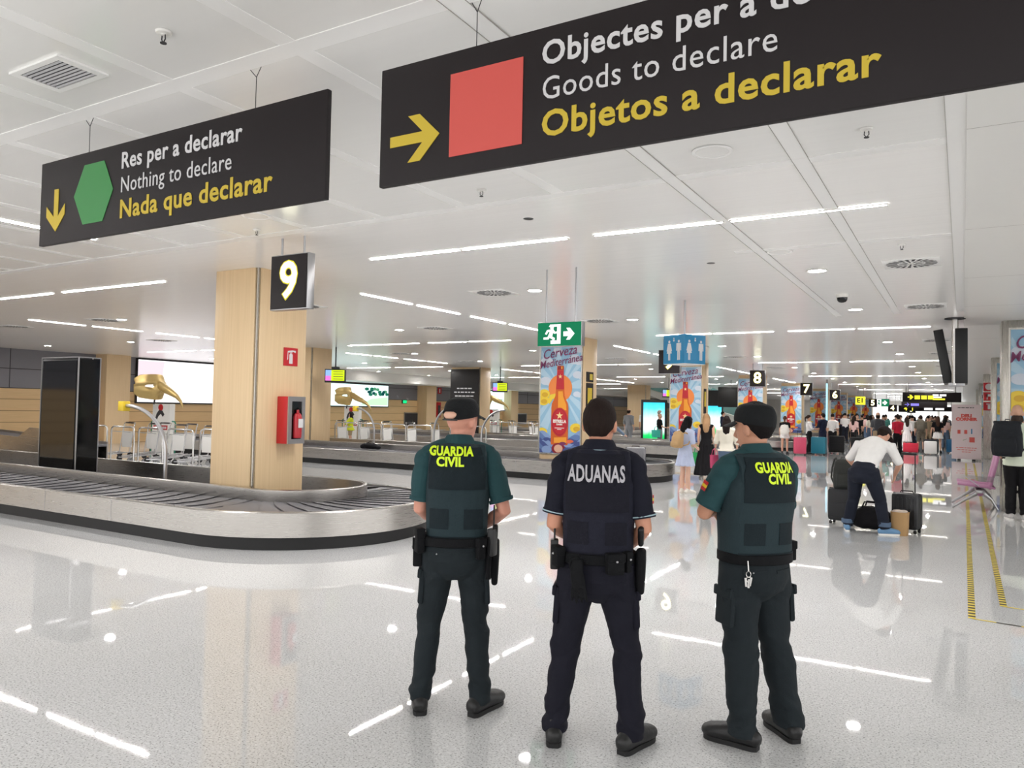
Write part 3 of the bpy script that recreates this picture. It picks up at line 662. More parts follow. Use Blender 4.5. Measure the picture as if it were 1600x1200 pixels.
    tx('ESTRELLA', .105, 0, -.565, 'white', bold=.006, xs=.8); tx('DAMM', .055, 0, -.64, 'white', bold=.003); q([(-.13, -.72), (.13, -.72), (.13, -.735), (-.13, -.735)], 'white'); q([(-.06, -.755), (.06, -.755), (.06, -.768), (-.06, -.768)], 'white')
    tx('Cerveza', .33, -.04, 1.16, 'script', bold=.0015, shear=.35, xs=.88, rot=.14); tx('Mediterr\u00e1nea', .265, .0, .93, 'script', bold=.0015, shear=.35, xs=.84, rot=.17)
    return mb
def poster(x, y, z, label, src=None):
    if src: return copy_tree(src, label, (x, y, z))
    r = thing('beer_poster', label, 'advertising poster', (x, y, z), 0, 'beer posters on the columns')
    W, Hh = 1.15, 2.74
    fr = MB().box(-W / 2 - .02, -W / 2, -.03, 0, -Hh / 2, Hh / 2).box(W / 2, W / 2 + .02, -.03, 0, -Hh / 2, Hh / 2).box(-W / 2 - .02, W / 2 + .02, -.03, 0, Hh / 2, Hh / 2 + .02).box(-W / 2 - .02, W / 2 + .02, -.03, 0, -Hh / 2 - .02, -Hh / 2)
    fr.build('frame', 'steelv', r, smooth=False); box('backing_board', -W / 2, W / 2, -.011, 0, -Hh / 2, Hh / 2, 'white', r)
    mb = poster_art(); mb.build('printed_sheet', PM, r, smooth=False)
    return r
p0 = poster(-8.665, 17.06, 1.96, 'blue beer poster under the green emergency exit sign')
for k, (a, lab) in enumerate(zip(AISLE[2:], ('blue beer poster behind the blue toilet sign', 'blue beer poster behind the cap of the right-hand officer', 'blue beer poster between the number 8 and 7 signs', 'blue beer poster under the number 7 sign', 'blue beer poster under the number 6 sign', 'blue beer poster under the yellow E1 sign', 'farthest blue beer poster in the aisle row'))):
    c = poster((a[0] + a[1]) / 2 , a[2], 1.96, lab, p0)
for i, (a, lab) in enumerate(zip(RIGHT, ('blue beer poster at the right picture edge beside the man in the pale hoodie', 'blue beer poster on the second right-hand column', 'blue beer poster under the red fire plates on the third right-hand column', 'blue beer poster on the fourth right-hand column', 'farthest blue beer poster of the right-hand columns'))):
    c = poster(a[0] + .10 + .6 + (.25 if i == 2 else 0), a[2], 1.96, lab, p0)
box('x', 0, .01, 0, .01, 0, .01, 'black'); bpy.data.objects.remove(bpy.data.objects['x'])
fr_ = None
for i, (ch, z) in enumerate((('reel', 2.82), ('flag', 2.42), ('bottle', 2.02))):
    r = thing('fire_safety_plate', 'red plate with %s pictogram, %s of three at the third right-hand column' % ({'reel': 'a round hose reel', 'flag': 'a flag-shaped', 'bottle': 'an extinguisher'}[ch], ('top', 'middle', 'bottom')[i]), 'sign', (.93, 36.885, z + .15), 0, 'red fire plates')
    box('plate', -.19, .19, -.02, 0, -.17, .17, 'red', r)
    if ch == 'reel': MB().lathe([(.06, .02), (.13, .02), (.13, .026), (.06, .026)], 18, axis='y').build('pictogram', 'sign_white', r, loc=(0, -.046, 0))
    elif ch == 'flag': MB().box(-.08, -.04, -.024, -.018, -.12, .1).box(-.08, .1, -.024, -.018, 0, .1).build('pictogram', 'sign_white', r)
    else: MB().box(-.04, .05, -.024, -.018, -.12, .06).box(-.09, .1, -.024, -.018, .07, .11).build('pictogram', 'sign_white', r)

# black lettered cladding on the far column
bc = thing('black_poster', 'black poster with small white lettering on a far beech column', 'advertising poster', (-19.3, 28.5, 0))
box('board', -.76, .76, -.05, -.002, .1, 3.42, 'black', bc)
for i in range(3): word_bars('text_line', bc, 'sign_white', 0, -.0515, 2.55 - .17 * i, (.8, 1.1, 1.0)[i], .055, (4, 6, 5)[i], i + 3)
MB().prism([(-.02, 1.0), (.03, 1.0), (.1, 1.4), (.07, 1.75), (.05, 1.9), (.02, 1.7), (-.06, 1.5)], (0, -.054, 0), (1, 0, 0), (0, 0, 1), -.003).build('figure_print', 'sign_white', bc, smooth=False)

# ================================================================ island furniture
k1 = thing('display_kiosk', 'tall black double-sided display kiosk standing inside the nearest carousel', 'display kiosk', (-13.55, 7.62, 0.302))
MB().box(-.57, .57, -.19, .19, 0, 2.12, 0, .01).build('case', 'black', k1)
box('screen_glass', -.52, .52, -.2, -.189, .17, 2.07, 'gloss_black', k1); box('screen_glass', .569, .58, -.17, .17, .1, 2.1, 'gloss_black', k1)
for x, y in ((-.57, -.19), (.57, -.19), (.57, .05), (.57, .19)): box('edge_trim', x - .008, x + .008, y - .008, y + .008, 0, 2.13, 'alum', k1)
MB().box(-.57, .57, -.2, .19, 2.12, 2.135).build('top_trim', 'alum', k1)
word_bars('text_line', k1, 'dark', -.1, -.191, .09, .22, .035, 2, 1)
box('plinth', -.5, .5, -.16, .16, -.02, .0, 'dark', k1)

def stop_post(x, y, z, rz, label, box_on=True, reach=.9, hgt=1.25):
    r = thing('emergency_stop_post', label, 'emergency stop post', (x, y, z), rz, 'bent steel posts on the carousels')
    pts = [(0, 0, 0), (0, 0, hgt * .45)] + [(-reach * (1 - math.cos(a)), 0, hgt * .45 + hgt * .55 * math.sin(a)) for a in [k * PI / 18 for k in range(1, 10)]]
    MB().tube(pts, .03, 10).build('bent_tube', 'zinc', r)
    MB().lathe([(0, 0), (.06, 0), (.06, .012), (0, .012)], 14).build('base_flange', 'zinc', r)
    if box_on:
        b = MB().box(-reach - .15, -reach, -.06, .06, hgt - .09, hgt + .07, 0, .008).build('button_box', 'yellow', r)
        MB().lathe([(0, 0), (.03, 0), (.03, .025), (.045, .03), (.045, .05), (0, .055)], 14, (-reach - .15, 0, hgt - .01), axis='x').build('stop_button', 'red', b).data.transform(Matrix.Translation((-.05, 0, 0)))
    return r
stop_post(-10.72, 7.55, 0.3, 0, 'bent steel post with yellow emergency stop box left of the nearest column', True, 1.05, 1.32)
stop_post(-9.4, 8.0, 0.3, PI, 'bent steel post half hidden behind the nearest column', False, .5, 1.1)
stop_post(-13.25, 18.0, 0.3, PI, 'bent steel post on the second carousel, left of a twin post', False, .55, 1.35)
stop_post(-11.6, 18.0, 0.3, PI, 'bent steel post on the second carousel beside the first beer poster', False, .75, 1.35)
stop_post(-15.5, 18.0, 0.3, 0, 'bent steel post with yellow stop box right of the capped officer', True, .7, 1.3)

# ---- luggage trolleys
def trolley(first_label):
    r = thing('luggage_trolley', first_label, 'luggage trolley', (0, 0, 0), 0, 'luggage trolleys')
    MB().tube([(-.27, -.45, .1), (-.27, .35, .16), (-.27, .47, .95)], .017, 7).tube([(.27, -.45, .1), (.27, .35, .16), (.27, .47, .95)], .017, 7).tube([(-.27, -.45, .1), (0, -.62, .1), (.27, -.45, .1)], .017, 7).build('frame', 'zinc', r)
    MB().tube([(-.25, -.1, .13), (.25, -.1, .13)], .012, 6).tube([(-.25, .2, .15), (.25, .2, .15)], .012, 6).tube([(-.12, -.5, .11), (-.12, .3, .16)], .01, 6).tube([(.12, -.5, .11), (.12, .3, .16)], .01, 6).build('deck_rail', 'zinc', r)
    MB().tube([(-.27, .47, .95), (-.27, .5, 1.03), (.27, .5, 1.03), (.27, .47, .95)], .017, 7).build('handle', 'chrome', r)
    box('grip', -.2, .2, .485, .525, 1.01, 1.055, 'black', r)
    MB().tube([(-.26, .36, .75), (-.26, .1, .78), (.26, .1, .78), (.26, .36, .75)], .01, 6).build('basket_rail', 'zinc', r)
    box('advert_panel', -.25, .25, .405, .425, .3, .78, 'white', r)
    for x, y in ((-.27, .36), (.27, .36), (0, -.58)):
        w_ = MB().lathe([(0, -.02), (.03, -.02), (.075, -.018), (.08, 0), (.075, .018), (.03, .02), (0, .02)], 14, axis='x').build('wheel', 'rubber', r, loc=(x, y, .08))
    return r
t0 = trolley('x'); used = [False]
def put_trolley(x, y, rz, label):
    if not used[0]:
        used[0] = True; t0.location = (x, y, 0); t0.rotation_euler = (0, 0, rz); t0['label'] = label
    else: copy_tree(t0, label, (x, y, 0), rz)
def hoop(x, y, L, rz, label, h=.95):
    r = thing('hoop_barrier', label, 'barrier', (x, y, 0), rz, 'bent tube barriers round the trolleys')
    pts = [(0, 0, 0), (0, 0, h - .12), (.035, 0, h - .035), (.12, 0, h), (L - .12, 0, h), (L - .035, 0, h - .035), (L, 0, h - .12), (L, 0, 0)]
    MB().tube(pts, .024, 8).build('tube', 'chrome', r)
    for px in (0, L): MB().lathe([(0, 0), (.055, 0), (.055, .01), (0, .01)], 12, (px, 0, 0)).build('foot_plate', 'zinc', r)
wh = [('first bay', -19.9, 13.6, 7, 'behind the nearest carousel'), ('second bay', -20.4, 24.3, 8, 'under the second gold mask'), ('third bay', -20.2, 34.2, 7, 'left of the first beer poster')]
for bay, x0, y0, n, where in wh:
    for k in range(n):
        put_trolley(x0 - 1.9 + k * .62, y0 + (k % 2) * .78, PI / 2 + .05 * ((k * 7) % 3 - 1) if bay != 'first bay' else .04 * ((k * 5) % 3 - 1), '%s luggage trolley from the left in the bay %s' % (nth(k), where))
    for k in range(4): hoop(x0 - 1.9 + k * 1.25, y0 - .85, 1.05, .0 if bay == 'first bay' else .2, '%s bent tube barrier before the trolleys %s' % (nth(k), where), .98)
for k, (x, y, L) in enumerate(((-17.6, 13.4, 1.3), (-17.1, 24.3, 1.4), (-17.0, 34.2, 1.4))): hoop(x, y, L, PI / 2 if k == 5 else .4, 'bent tube barrier ending the %s' % ('trolley bay behind the nearest carousel', 'trolley bay under the second gold mask', 'trolley bay left of the first beer poster')[k], .98)

# ---- gold carnival masks on poster plinths
def blob_mesh(lofts, vox, smooth=3, name='blob'):
    mb = MB()
    for lf in lofts: mb.add(*lf)
    me = bpy.data.meshes.new(name); me.from_pydata([tuple(v) for v in mb.v], [], mb.f)
    bm = bmesh.new(); bm.from_mesh(me); bmesh.ops.recalc_face_normals(bm, faces=bm.faces[:]); bm.to_mesh(me); bm.free()
    o = bpy.data.objects.new(name, me)
    r = o.modifiers.new('r', 'REMESH'); r.mode = 'VOXEL'; r.voxel_size = vox; r.use_smooth_shade = True
    if smooth: s = o.modifiers.new('s', 'SMOOTH'); s.factor = .5; s.iterations = smooth
    m2 = bake(o); bpy.data.meshes.remove(me)
    m2.polygons.foreach_set('use_smooth', [True] * len(m2.polygons))
    return m2
def loft(path, side=(1, 0, 0), n=14, e=2.0, cap=.6):
    """closed skin through stations (point, half width, half depth); e>2 squares the section"""
    side = Vector(side); P = [Vector(p[0]) for p in path]; k = len(P); vs = []; fs = []
    rings = []
    for i in range(k):
        t = (P[min(i + 1, k - 1)] - P[max(i - 1, 0)])
        if t.length < 1e-6: t = Vector((0, 0, 1))
        t.normalize(); sd = side - t * side.dot(t)
        if sd.length < .05: sd = Vector((0, 1, 0)) - t * t.y
        sd.normalize(); rings.append((P[i], sd, t.cross(sd), path[i][1], path[i][2], t))
    def ring(c, s_, f_, rx, ry):
        for j in range(n):
            w = 2 * PI * j / n; cw, sw = math.cos(w), math.sin(w)
            a = math.copysign(abs(cw) ** (2 / e), cw); b = math.copysign(abs(sw) ** (2 / e), sw)
            vs.append(c + s_ * (a * rx) + f_ * (b * ry))
    c, s_, f_, rx, ry, t = rings[0]; m_ = min(rx, ry) * cap
    ring(c - t * m_ * .8, s_, f_, rx * .55, ry * .55)
    for c, s_, f_, rx, ry, t in rings: ring(c, s_, f_, rx, ry)
    c, s_, f_, rx, ry, t = rings[-1]; m_ = min(rx, ry) * cap
    ring(c + t * m_ * .8, s_, f_, rx * .55, ry * .55)
    for i in range(k + 1):
        for j in range(n):
            fs.append((i * n + j, i * n + (j + 1) % n, (i + 1) * n + (j + 1) % n, (i + 1) * n + j))
    fs.append(tuple(range(n))[::-1]); fs.append(tuple((k + 1) * n + j for j in range(n)))
    return vs, fs
def ellip(c, rx, ry, rz, n=14, m_=9, rot=None):
    vs = []; fs = []; c = Vector(c)
    for i in range(1, m_):
        ph = PI * i / m_
        for j in range(n):
            w = 2 * PI * j / n; v = Vector((rx * math.sin(ph) * math.cos(w), ry * math.sin(ph) * math.sin(w), rz * math.cos(ph)))
            vs.append(c + (rot @ v if rot else v))
    for i in range(m_ - 2):
        for j in range(n): fs.append((i * n + j, i * n + (j + 1) % n, (i + 1) * n + (j + 1) % n, (i + 1) * n + j))
    fs.append(tuple(range(n))); fs.append(tuple((m_ - 2) * n + j for j in range(n))[::-1])
    return vs, fs
def mesh_obj(name, me, m, parent, loc=None):
    me.materials.clear(); me.materials.append(M[m] if isinstance(m, str) else m); me.name = name
    o = bpy.data.objects.new(name, me); COL.objects.link(o); o.parent = parent
    if loc: o.location = loc
    return o
def mask_mesh():
    # curved shell of the face, eye holes left open, long hooked beak
    bm = bmesh.new(); nu, nv = 40, 30; g = {}
    for i in range(nu + 1):
        for j in range(nv + 1):
            u = -1 + 2 * i / nu; v = -1 + 2 * j / nv
            x = .66 * u * (1 - .10 * v * v) ; z = .46 * v + (-.06 * abs(u) ** 2 if v > 0 else .10 * u * u)
            z += .05 * math.cos(PI * u) * (v > .5) * 0
            y = .42 * u * u + .05 * v * v
            brow = math.exp(-((v - .38) / .16) ** 2) * (.055 + .02 * abs(u)); y -= brow
            for ex_ in (-.42, .42): y += .045 * math.exp(-((u - ex_) / .26) ** 2 - ((v - .08) / .2) ** 2)
            y -= .05 * math.exp(-((abs(u) - .5) / .25) ** 2 - ((v + .4) / .25) ** 2)
            y -= .16 * math.exp(-(u / .16) ** 2 - ((v + .1) / .4) ** 2)
            g[i, j] = bm.verts.new((x, y, z))
    for i in range(nu):
        for j in range(nv):
            u = -1 + 2 * (i + .5) / nu; v = -1 + 2 * (j + .5) / nv
            hole = any(((u - s * .42) / .2) ** 2 + ((v - .06) / .16) ** 2 < 1 for s in (-1, 1))
            corner = abs(u) ** 5 + abs(v) ** 5 > 1.25
            if not hole and not corner: bm.faces.new((g[i, j], g[i + 1, j], g[i + 1, j + 1], g[i, j + 1]))
    me = bpy.data.meshes.new('m'); 
    loose = [v for v in bm.verts if not v.link_faces]
    for v in loose: bm.verts.remove(v)
    bm.to_mesh(me); bm.free()
    o = bpy.data.objects.new('m', me)
    s = o.modifiers.new('s', 'SOLIDIFY'); s.thickness = .035; s.offset = 0
    b = o.modifiers.new('b', 'SUBSURF'); b.levels = 1
    m2 = bake(o)
    m2.polygons.foreach_set('use_smooth', [True] * len(m2.polygons))
    return m2
def gold_mask(x, y, z, rz, label, label2, pz):
    r = thing('carnival_mask', label, 'carnival mask', (x, y, z), rz, 'gold carnival masks')
    r.scale = (.9, .9, .9)
    mesh_obj('face_shell', mask_mesh(), 'gold', r)
    pts = [((0, -.06, .16), .07, .07), ((0, -.18, .05), .15, .15), ((0, -.42, -.08), .155, .15), ((0, -.72, -.2), .125, .12), ((0, -.98, -.33), .08, .08), ((0, -1.18, -.5), .052, .052), ((0, -1.27, -.66), .028, .028), ((0, -1.29, -.76), .012, .012)]
    mesh_obj('hooked_beak', blob_mesh([loft(pts, n=14)], .022, 2), 'gold', r)
    MB().tube([(0, .12, -.4), (0, .16, -.62)], .03, 8).build('support_rod', 'dark', r)
    p = thing('poster_plinth', label2, 'plinth', (x, y + .25, 0), 0.0, 'poster plinths of the masks')
    box('plinth', -.43, .43, -.1, .1, 0, 1.62, 'white', p)
    mb = MB(); q = lambda pt, d=0: mb.prism(pt, (0, -.1, 0), (1, 0, 0), (0, 0, 1), .003 + d)
    mb2 = MB(); q2 = lambda pt, d=0: mb2.prism(pt, (0, -.1, 0), (1, 0, 0), (0, 0, 1), .004 + d)
    q([(-.35, .78), (.35, .78), (.36, .93), (-.36, .92)]); q([(-.02 + .13 * math.cos(a * .63), 1.5 + .11 * math.sin(a * .63)) for a in range(10)])
    q2([(-.22, 1.3), (-.1, 1.42), (.08, 1.4), (.18, 1.28), (.1, 1.2), (.0, 1.3), (-.12, 1.22), (-.2, 1.1), (-.26, .98), (-.28, 1.15)], .001)
    mb.build('red_print', 'red', p, smooth=False); mb2.build('black_print', 'dark', p, smooth=False)
    word_bars('text_line', p, 'sign_white', 0, -.1035, .85, .6, .07, 9, 2)
    MB().tube([(-.62, 0, 0), (-.62, 0, 1.0), (-.58, 0, 1.05), (-.45, 0, 1.06)], .02, 8).tube([(.62, 0, 0), (.62, 0, 1.0), (.58, 0, 1.05), (.45, 0, 1.06)], .02, 8).build('side_rail', 'green', p)
gold_mask(-22.4, 15.4, 2.16, 1.66, 'long-beaked gold carnival mask before the bright wall screen, behind the nearest column', 'white poster plinth with red print under the nearest gold mask', 1.6)
gold_mask(-23.85, 25.95, 2.1, 1.72, 'long-beaked gold carnival mask above the person in yellow', 'white poster plinth behind the person in yellow', 1.6)
gold_mask(-22.3, 35.4, 2.2, 1.7, 'gold carnival mask peeking out left of the first beer poster', 'white poster plinth hidden behind the first beer poster', 1.6)

# ---- wall screens
def wall_screen(y0, y1, z0, z1, m, label, pics=()):
    r = thing('wall_screen', label, 'screen', (-29.4, (y0 + y1) / 2, (z0 + z1) / 2), PI / 2, 'wall screens')
    hw, hh = (y1 - y0) / 2, (z1 - z0) / 2
    MB().box(-hw - .06, hw + .06, .0, .1, -hh - .06, hh + .06, 0, .01).build('case', 'black', r)
    box('picture', -hw, hw, -.006, 0.0, -hh, hh, m, r)
    for i, (pm, poly) in enumerate(pics): MB().prism([(x * hw, z * hh) for x, z in poly], (0, -.007 - .001 * i, 0), (1, 0, 0), (0, 0, 1), .001).build('picture_shape', pm, r, smooth=False)
wall_screen(19.3, 23.0, 1.66, 3.42, 'screen_white', 'large bright wall screen behind the first gold mask', [(emis('screen_rose', (240, 214, 222), 1.3), [(-1, .25), (-.4, .2), (-.35, .95), (-1, .95)])])
rnd = random.Random(4)
leaf = []
for k in range(16):
    cx_, cz_ = .2 + .75 * rnd.random(), .05 + .6 * rnd.random(); leaf.append((emis('screen_leaf%d' % (k % 3), ((40, 120, 96), (90, 160, 120), (20, 80, 80))[k % 3], 1.0), [(cx_ + (.05 + .04 * rnd.random()) * math.cos(a * .9), cz_ + .16 * math.sin(a * .9)) for a in range(7)]))
wall_screen(30.3, 35.3, 1.66, 2.88, emis('screen_pale', (214, 246, 244), 1.8), 'wall screen with a leafy picture right of the second gold mask', leaf + [(emis('screen_lawn', (190, 236, 190), 1.4), [(0, -.9), (.98, -.9), (.98, -.1), (.4, -.3)])])
wall_screen(45.2, 50.3, 1.6, 2.9, emis('screen_pale', (214, 246, 244), 1.8), 'wall screen left of the first beer poster', [(emis('screen_leaf1', (90, 160, 120), 1.0), [(-.2, 0), (.0, .2), (.3, .1), (.1, -.1)])])
for y0, y1, lab in ((37.0, 38.35, 'dark baggage hatch in the left wall below a green exit lamp'), (50.6, 52.4, 'dark baggage hatch in the left wall right of the capped officer')):
    r = thing('baggage_hatch', lab, 'baggage hatch', (-29.5, (y0 + y1) / 2, .9), PI / 2, 'baggage hatches')
    box('frame', -.72, .72, -.05, 0, -.42, .42, 'alum', r)
    for k in range(6): box('curtain_strip', -.66 + .22 * k, -.45 + .22 * k, -.062, -.05, -.36, .36, 'dark', r)
for y, lab in ((36.9, 'small green exit lamp on the left wall above a hatch'), (50.3, 'small green exit lamp on the left wall right of the capped officer')):
    r = thing('exit_lamp', lab, 'exit sign', (-29.4, y, 1.97), PI / 2, 'small green exit lamps')
    MB().box(-.2, .2, 0, .09, -.11, .11, 0, .01).build('case', 'dark', r); box('face', -.18, .18, -.006, 0.002, -.09, .09, emis('green_lit', (30, 220, 130), 1.4), r)
r = thing('fire_hose_box', 'narrow red fire hose box low on the left wall by the pilaster', 'fire cabinet', (-29.5, 40.4, 1.5), PI / 2); MB().box(-.2, .2, -.15, 0, -.5, .5, 0, .01).build('case', 'red', r); box('pane', -.14, .14, -.16, -.15, -.4, .3, 'gloss_black', r)
r = thing('fire_hose_plate', 'small red fire plate high on the left wall by the pilaster', 'sign', (-29.5, 40.6, 2.75), PI / 2); box('plate', -.2, .2, -.02, 0, -.2, .2, 'red', r); box('pictogram', -.06, .06, -.025, -.019, -.12, .12, 'sign_white', r)

# ---- hanging flight monitors
def monitor(x, y, z, rz, label, w=.66, h=.42):
    r = thing('hanging_monitor', label, 'monitor', (x, y, z), rz, 'ceiling hung monitors')
    MB().box(-w / 2, w / 2, 0, .09, -h / 2, h / 2, 0, .008).build('case', 'black', r)
    box('picture', -w / 2 + .03, w / 2 - .03, -.006, .002, -h / 2 + .06, h / 2 - .03, emis('mon_yellow', (214, 236, 40), 1.2), r)
    box('blue_column', -w / 2 + .03, -w * .18, -.009, -.005, 0, h / 2 - .03, emis('mon_blue', (150, 190, 255), 1.2), r)
    box('pink_column', -w / 2 + .03, -w * .18, -.009, -.005, -h / 2 + .06, 0, emis('mon_pink', (240, 130, 220), 1.2), r)
    mb = MB()
    for k in range(4): mb.box(-.05, w / 2 - .07, -.009, -.0055, h / 2 - .09 - .075 * k, h / 2 - .075 - .075 * k)
    mb.build('text_line', 'dark', r)
    MB().tube([(0, .045, h / 2 - .02), (0, .045, H - z)], .022, 8).build('drop_pole', 'black', r); MB().box(-.12, .12, -.01, .1, h / 2, h / 2 + .07, 0, .01).build('bracket', 'black', r)
monitor(-16.8, 17.6, 2.6, .45, 'hanging monitor with yellow and pink list above the second carousel')
monitor(-17.3, 28.25, 2.6, .45, 'hanging monitor with yellow list right of the black poster column')
monitor(-13.4, 39.0, 2.65, .3, 'small hanging monitor above the tall lit display by the second beer poster')
r = thing('screen_cluster', 'back-to-back pair of black screens on a chrome post from the ceiling', 'hanging screens', (-.12, 16.0, H))
MB().lathe([(0, -.02), (.17, -.02), (.17, 0), (0, 0)], 20).build('ceiling_plate', 'dark', r)
MB().tube([(0, 0, -.02), (0, 0, -1.22)], .055, 14).build('post', 'chrome', r)
MB().box(-.08, .08, -.4, .4, -.5, .5, 0, .01, rot=Matrix.Rotation(-.17, 3, 'Y'), at=(-.19, .55, -.68)).build('tilted_screen', 'black', r)
MB().box(-.1, .1, -.12, .6, -.5, .5, 0, .01, at=(.1, .30, -.69)).build('upright_screen', 'black', r)
MB().box(-.1, .16, -.05, .2, -1.24, -1.18, 0, .008).build('lower_bracket', 'alum', r)

# ---- tall lit totems
def totem(x, y, rz, label, m):
    r = thing('digital_totem', label, 'display totem', (x, y, 0), rz, 'lit display totems')
    MB().box(-.56, .56, 0, .18, 0, 2.2, 0, .01).build('case', 'black', r)
    box('picture', -.46, .46, -.008, .002, .34, 2.08, m, r); MB().box(-.5, .5, .02, .16, 0, .04).build('base', 'dark', r)
tm = ramp_emis('totem_picture', [(0, (20, 170, 70)), (.18, (40, 210, 110)), (.3, (225, 255, 248)), (.6, (215, 250, 250)), (.85, (90, 220, 240)), (1, (60, 200, 235))], 1.5)
totem(-11.65, 32.0, .35, 'tall totem with a lit green and cyan picture left of the second beer poster', tm)
totem(-12.7, 45.0, .3, 'tall totem with a lit cyan picture right of the second beer poster', tm)

# ---- far guidance signs
def dir_sign(x0, x1, y, z0, z1, label, kind):
    r = thing('guidance_sign', label, 'sign', ((x0 + x1) / 2, y, (z0 + z1) / 2), 0, 'far guidance signs'); w = (x1 - x0) / 2; h = (z1 - z0) / 2
    MB().box(-w, w, 0, .2, -h, h, 0, .01).build('case', 'sign', r)
    mb = MB()
    if kind == 0:
        mb.prism([(-w * .82, -.03), (-w * .72, -.03), (-w * .76, -.12), (-w * .70, -.12), (-w * .62, 0), (-w * .70, .12), (-w * .76, .12), (-w * .72, .03), (-w * .82, .03)], (0, -.005, 0), (1, 0, 0), (0, 0, 1), .004)
        for k in range(3): mb.box(-w * .58 + k * w * .23, -w * .39 + k * w * .23, -.01, -.002, -h * .45, h * .35)
        mb.build('pictogram', 'yellow_lit', r, smooth=False)
        word_bars('text_line', r, 'exit_white', w * .27, -.0005, h * .42, .62, .1, 2, 5); word_bars('text_line', r, 'exit_white', w * .2, -.0005, 0, .4, .07, 1, 6); word_bars('text_line', r, 'yellow_lit', w * .25, -.0005, -h * .4, .56, .08, 1, 7)
    elif kind == 1:
        MB().box(-w * .58, -w * .22, -.01, -.002, -h * .4, h * .4).build('pictogram', 'violet_lit', r); text('lettering', '\u2192', .4, 'violet_lit', r, (-w * .75, -.004, 0), ext=.001)
    else:
        MB().box(-w * .15, w * .15, -.01, -.002, -h * .5, h * .5).box(w * .25, w * .55, -.01, -.002, -h * .4, h * .4).build('pictogram', 'exit_white', r); text('lettering', '4  1', .5, 'yellow_lit', r, (-w * .7, -.004, 0), ext=.001, bold=.01)
    for sx in (-w * .8, w * .8):
        if z1 < H: MB().tube([(sx, .1, h), (sx, .1, H - (z0 + z1) / 2)], .03, 8).build('hanging_rod', 'alum', r)
dir_sign(-2.78, -.05, 46, 2.47, 2.98, 'wide black guidance sign with arrow and yellow pictograms down the hall', 0)
dir_sign(-3.7, -.9, 60, 2.3, 2.72, 'black guidance sign with a violet pictogram, lower and farther', 1)
dir_sign(-4.6, -.4, 74, 2.15, 2.55, 'farthest black guidance sign with white pictograms above the crowd', 2)
r = thing('emergency_exit_sign', 'far green exit sign beyond the number 5 sign', 'exit sign', (-5.55, 66.5, 2.72)); MB().box(-.6, .6, 0, .12, -.3, .3, 0, .01).build('case', 'dark', r); box('face', -.58, .58, -.006, .002, -.28, .28, 'exit_green', r)
ex_art(r, 2.2)
for sx in (-.4, .4): MB().tube([(sx, .05, .3), (sx, .05, H - 2.72)], .02, 8).build('hanging_rod', 'alum', r)

# ---- escalator block with glass balustrade beyond the posters
r = thing('staircase', 'white staircase flank with teal glass balustrade behind the number 8 sign', 'staircase', (-16.5, 58, 0))
MB().prism([(-6, 3.5), (-5, 3.5), (3.6, 1.0), (5.2, 0), (3.0, 0)], (0, 0, 0), (1, 0, 0), (0, 0, 1), 1.2).build('flank', 'white', r, smooth=False)
MB().prism([(-4.8, 3.5), (3.6, 1.05), (3.6, 2.1), (.5, 3.5)], (0, -1.25, 0), (1, 0, 0), (0, 0, 1), .04).build('balustrade', 'glass', r, smooth=False)
for k, (x, y) in enumerate(((-11.0, 42.3), (-13.8, 48))):
    r = thing('ticket_screen', ('dark hanging screen seen over the cap of the right-hand officer', 'dark hanging screen beyond the second totem')[k], 'monitor', (x, y, 2.55)); MB().box(-.7, .7, 0, .2, -.55, .55, 0, .02).build('case', 'black', r); MB().tube([(0, .1, .5), (0, .1, H - 2.55)], .03, 8).build('drop_pole', 'alum', r)
for k, (x, y, ly, m) in enumerate(((-5.45, 40.5, 'slim lit blue lamp post beside the number 6 sign', emis('post_blue', (150, 220, 255), 1.6)),)) if False else []: pass
lp = thing('light_post', 'slim post with glowing pale blue strip between the number 7 and 6 signs', 'lamp post', (-6.0, 42.0, 0))
MB().tube([(0, 0, 0), (0, 0, H)], .05, 10).build('post', 'alum', lp); box('lit_strip', -.045, .045, -.06, -.045, 1.0, 3.3, emis('post_blue', (180, 230, 250), 1.4), lp)

# ================================================================ right-hand side
d = thing('deli_banner', 'pale pink standing banner with coral lettering and small food pictures', 'banner', (.13, 35.0, 0))
box('board', -.5, .5, -.03, .03, .06, 2.2, 'poster', d)
for sx in (-.25, .25): box('foot', sx - .06, sx + .06, -.2, .2, 0, .06, 'black', d)
box('edge_post', .5, .53, -.04, .04, 0.0, 2.22, 'steelv', d)
text('lettering', 'DELI', .16, 'pink_text', d, (0, -.032, 1.76), ext=.001, bold=.012, xs=1.15); text('lettering', 'CORNER', .16, 'pink_text', d, (0, -.032, 1.62), ext=.001, bold=.012, xs=1.1)
mb = MB().box(-.3, -.2, -.034, -.029, 1.05, 1.2).box(-.07, .03, -.034, -.029, 1.05, 1.2).box(.1, .28, -.034, -.029, .72, .92)
mb.build('food_print', 'pink_text', d); mb = MB().box(.16, .2, -.034, -.029, 1.05, 1.25).build('bottle_print', 'blue', d)
MB().prism([(-.12, .78), (.0, .84), (.03, .87), (-.02, .84), (-.12, .8)], (0, -.031, 0), (1, 0, 0), (0, 0, 1), .003).build('leaf_print', 'sign_green', d, smooth=False)
for k in range(3): word_bars('text_line', d, 'pink_text', 0, -.0305, .5 - .08 * k, (.7, .62, .3)[k], .022, (6, 5, 3)[k], k + 8)
word_bars('text_line', d, 'dark', -.02, -.0305, 2.08, .55, .03, 5, 12)
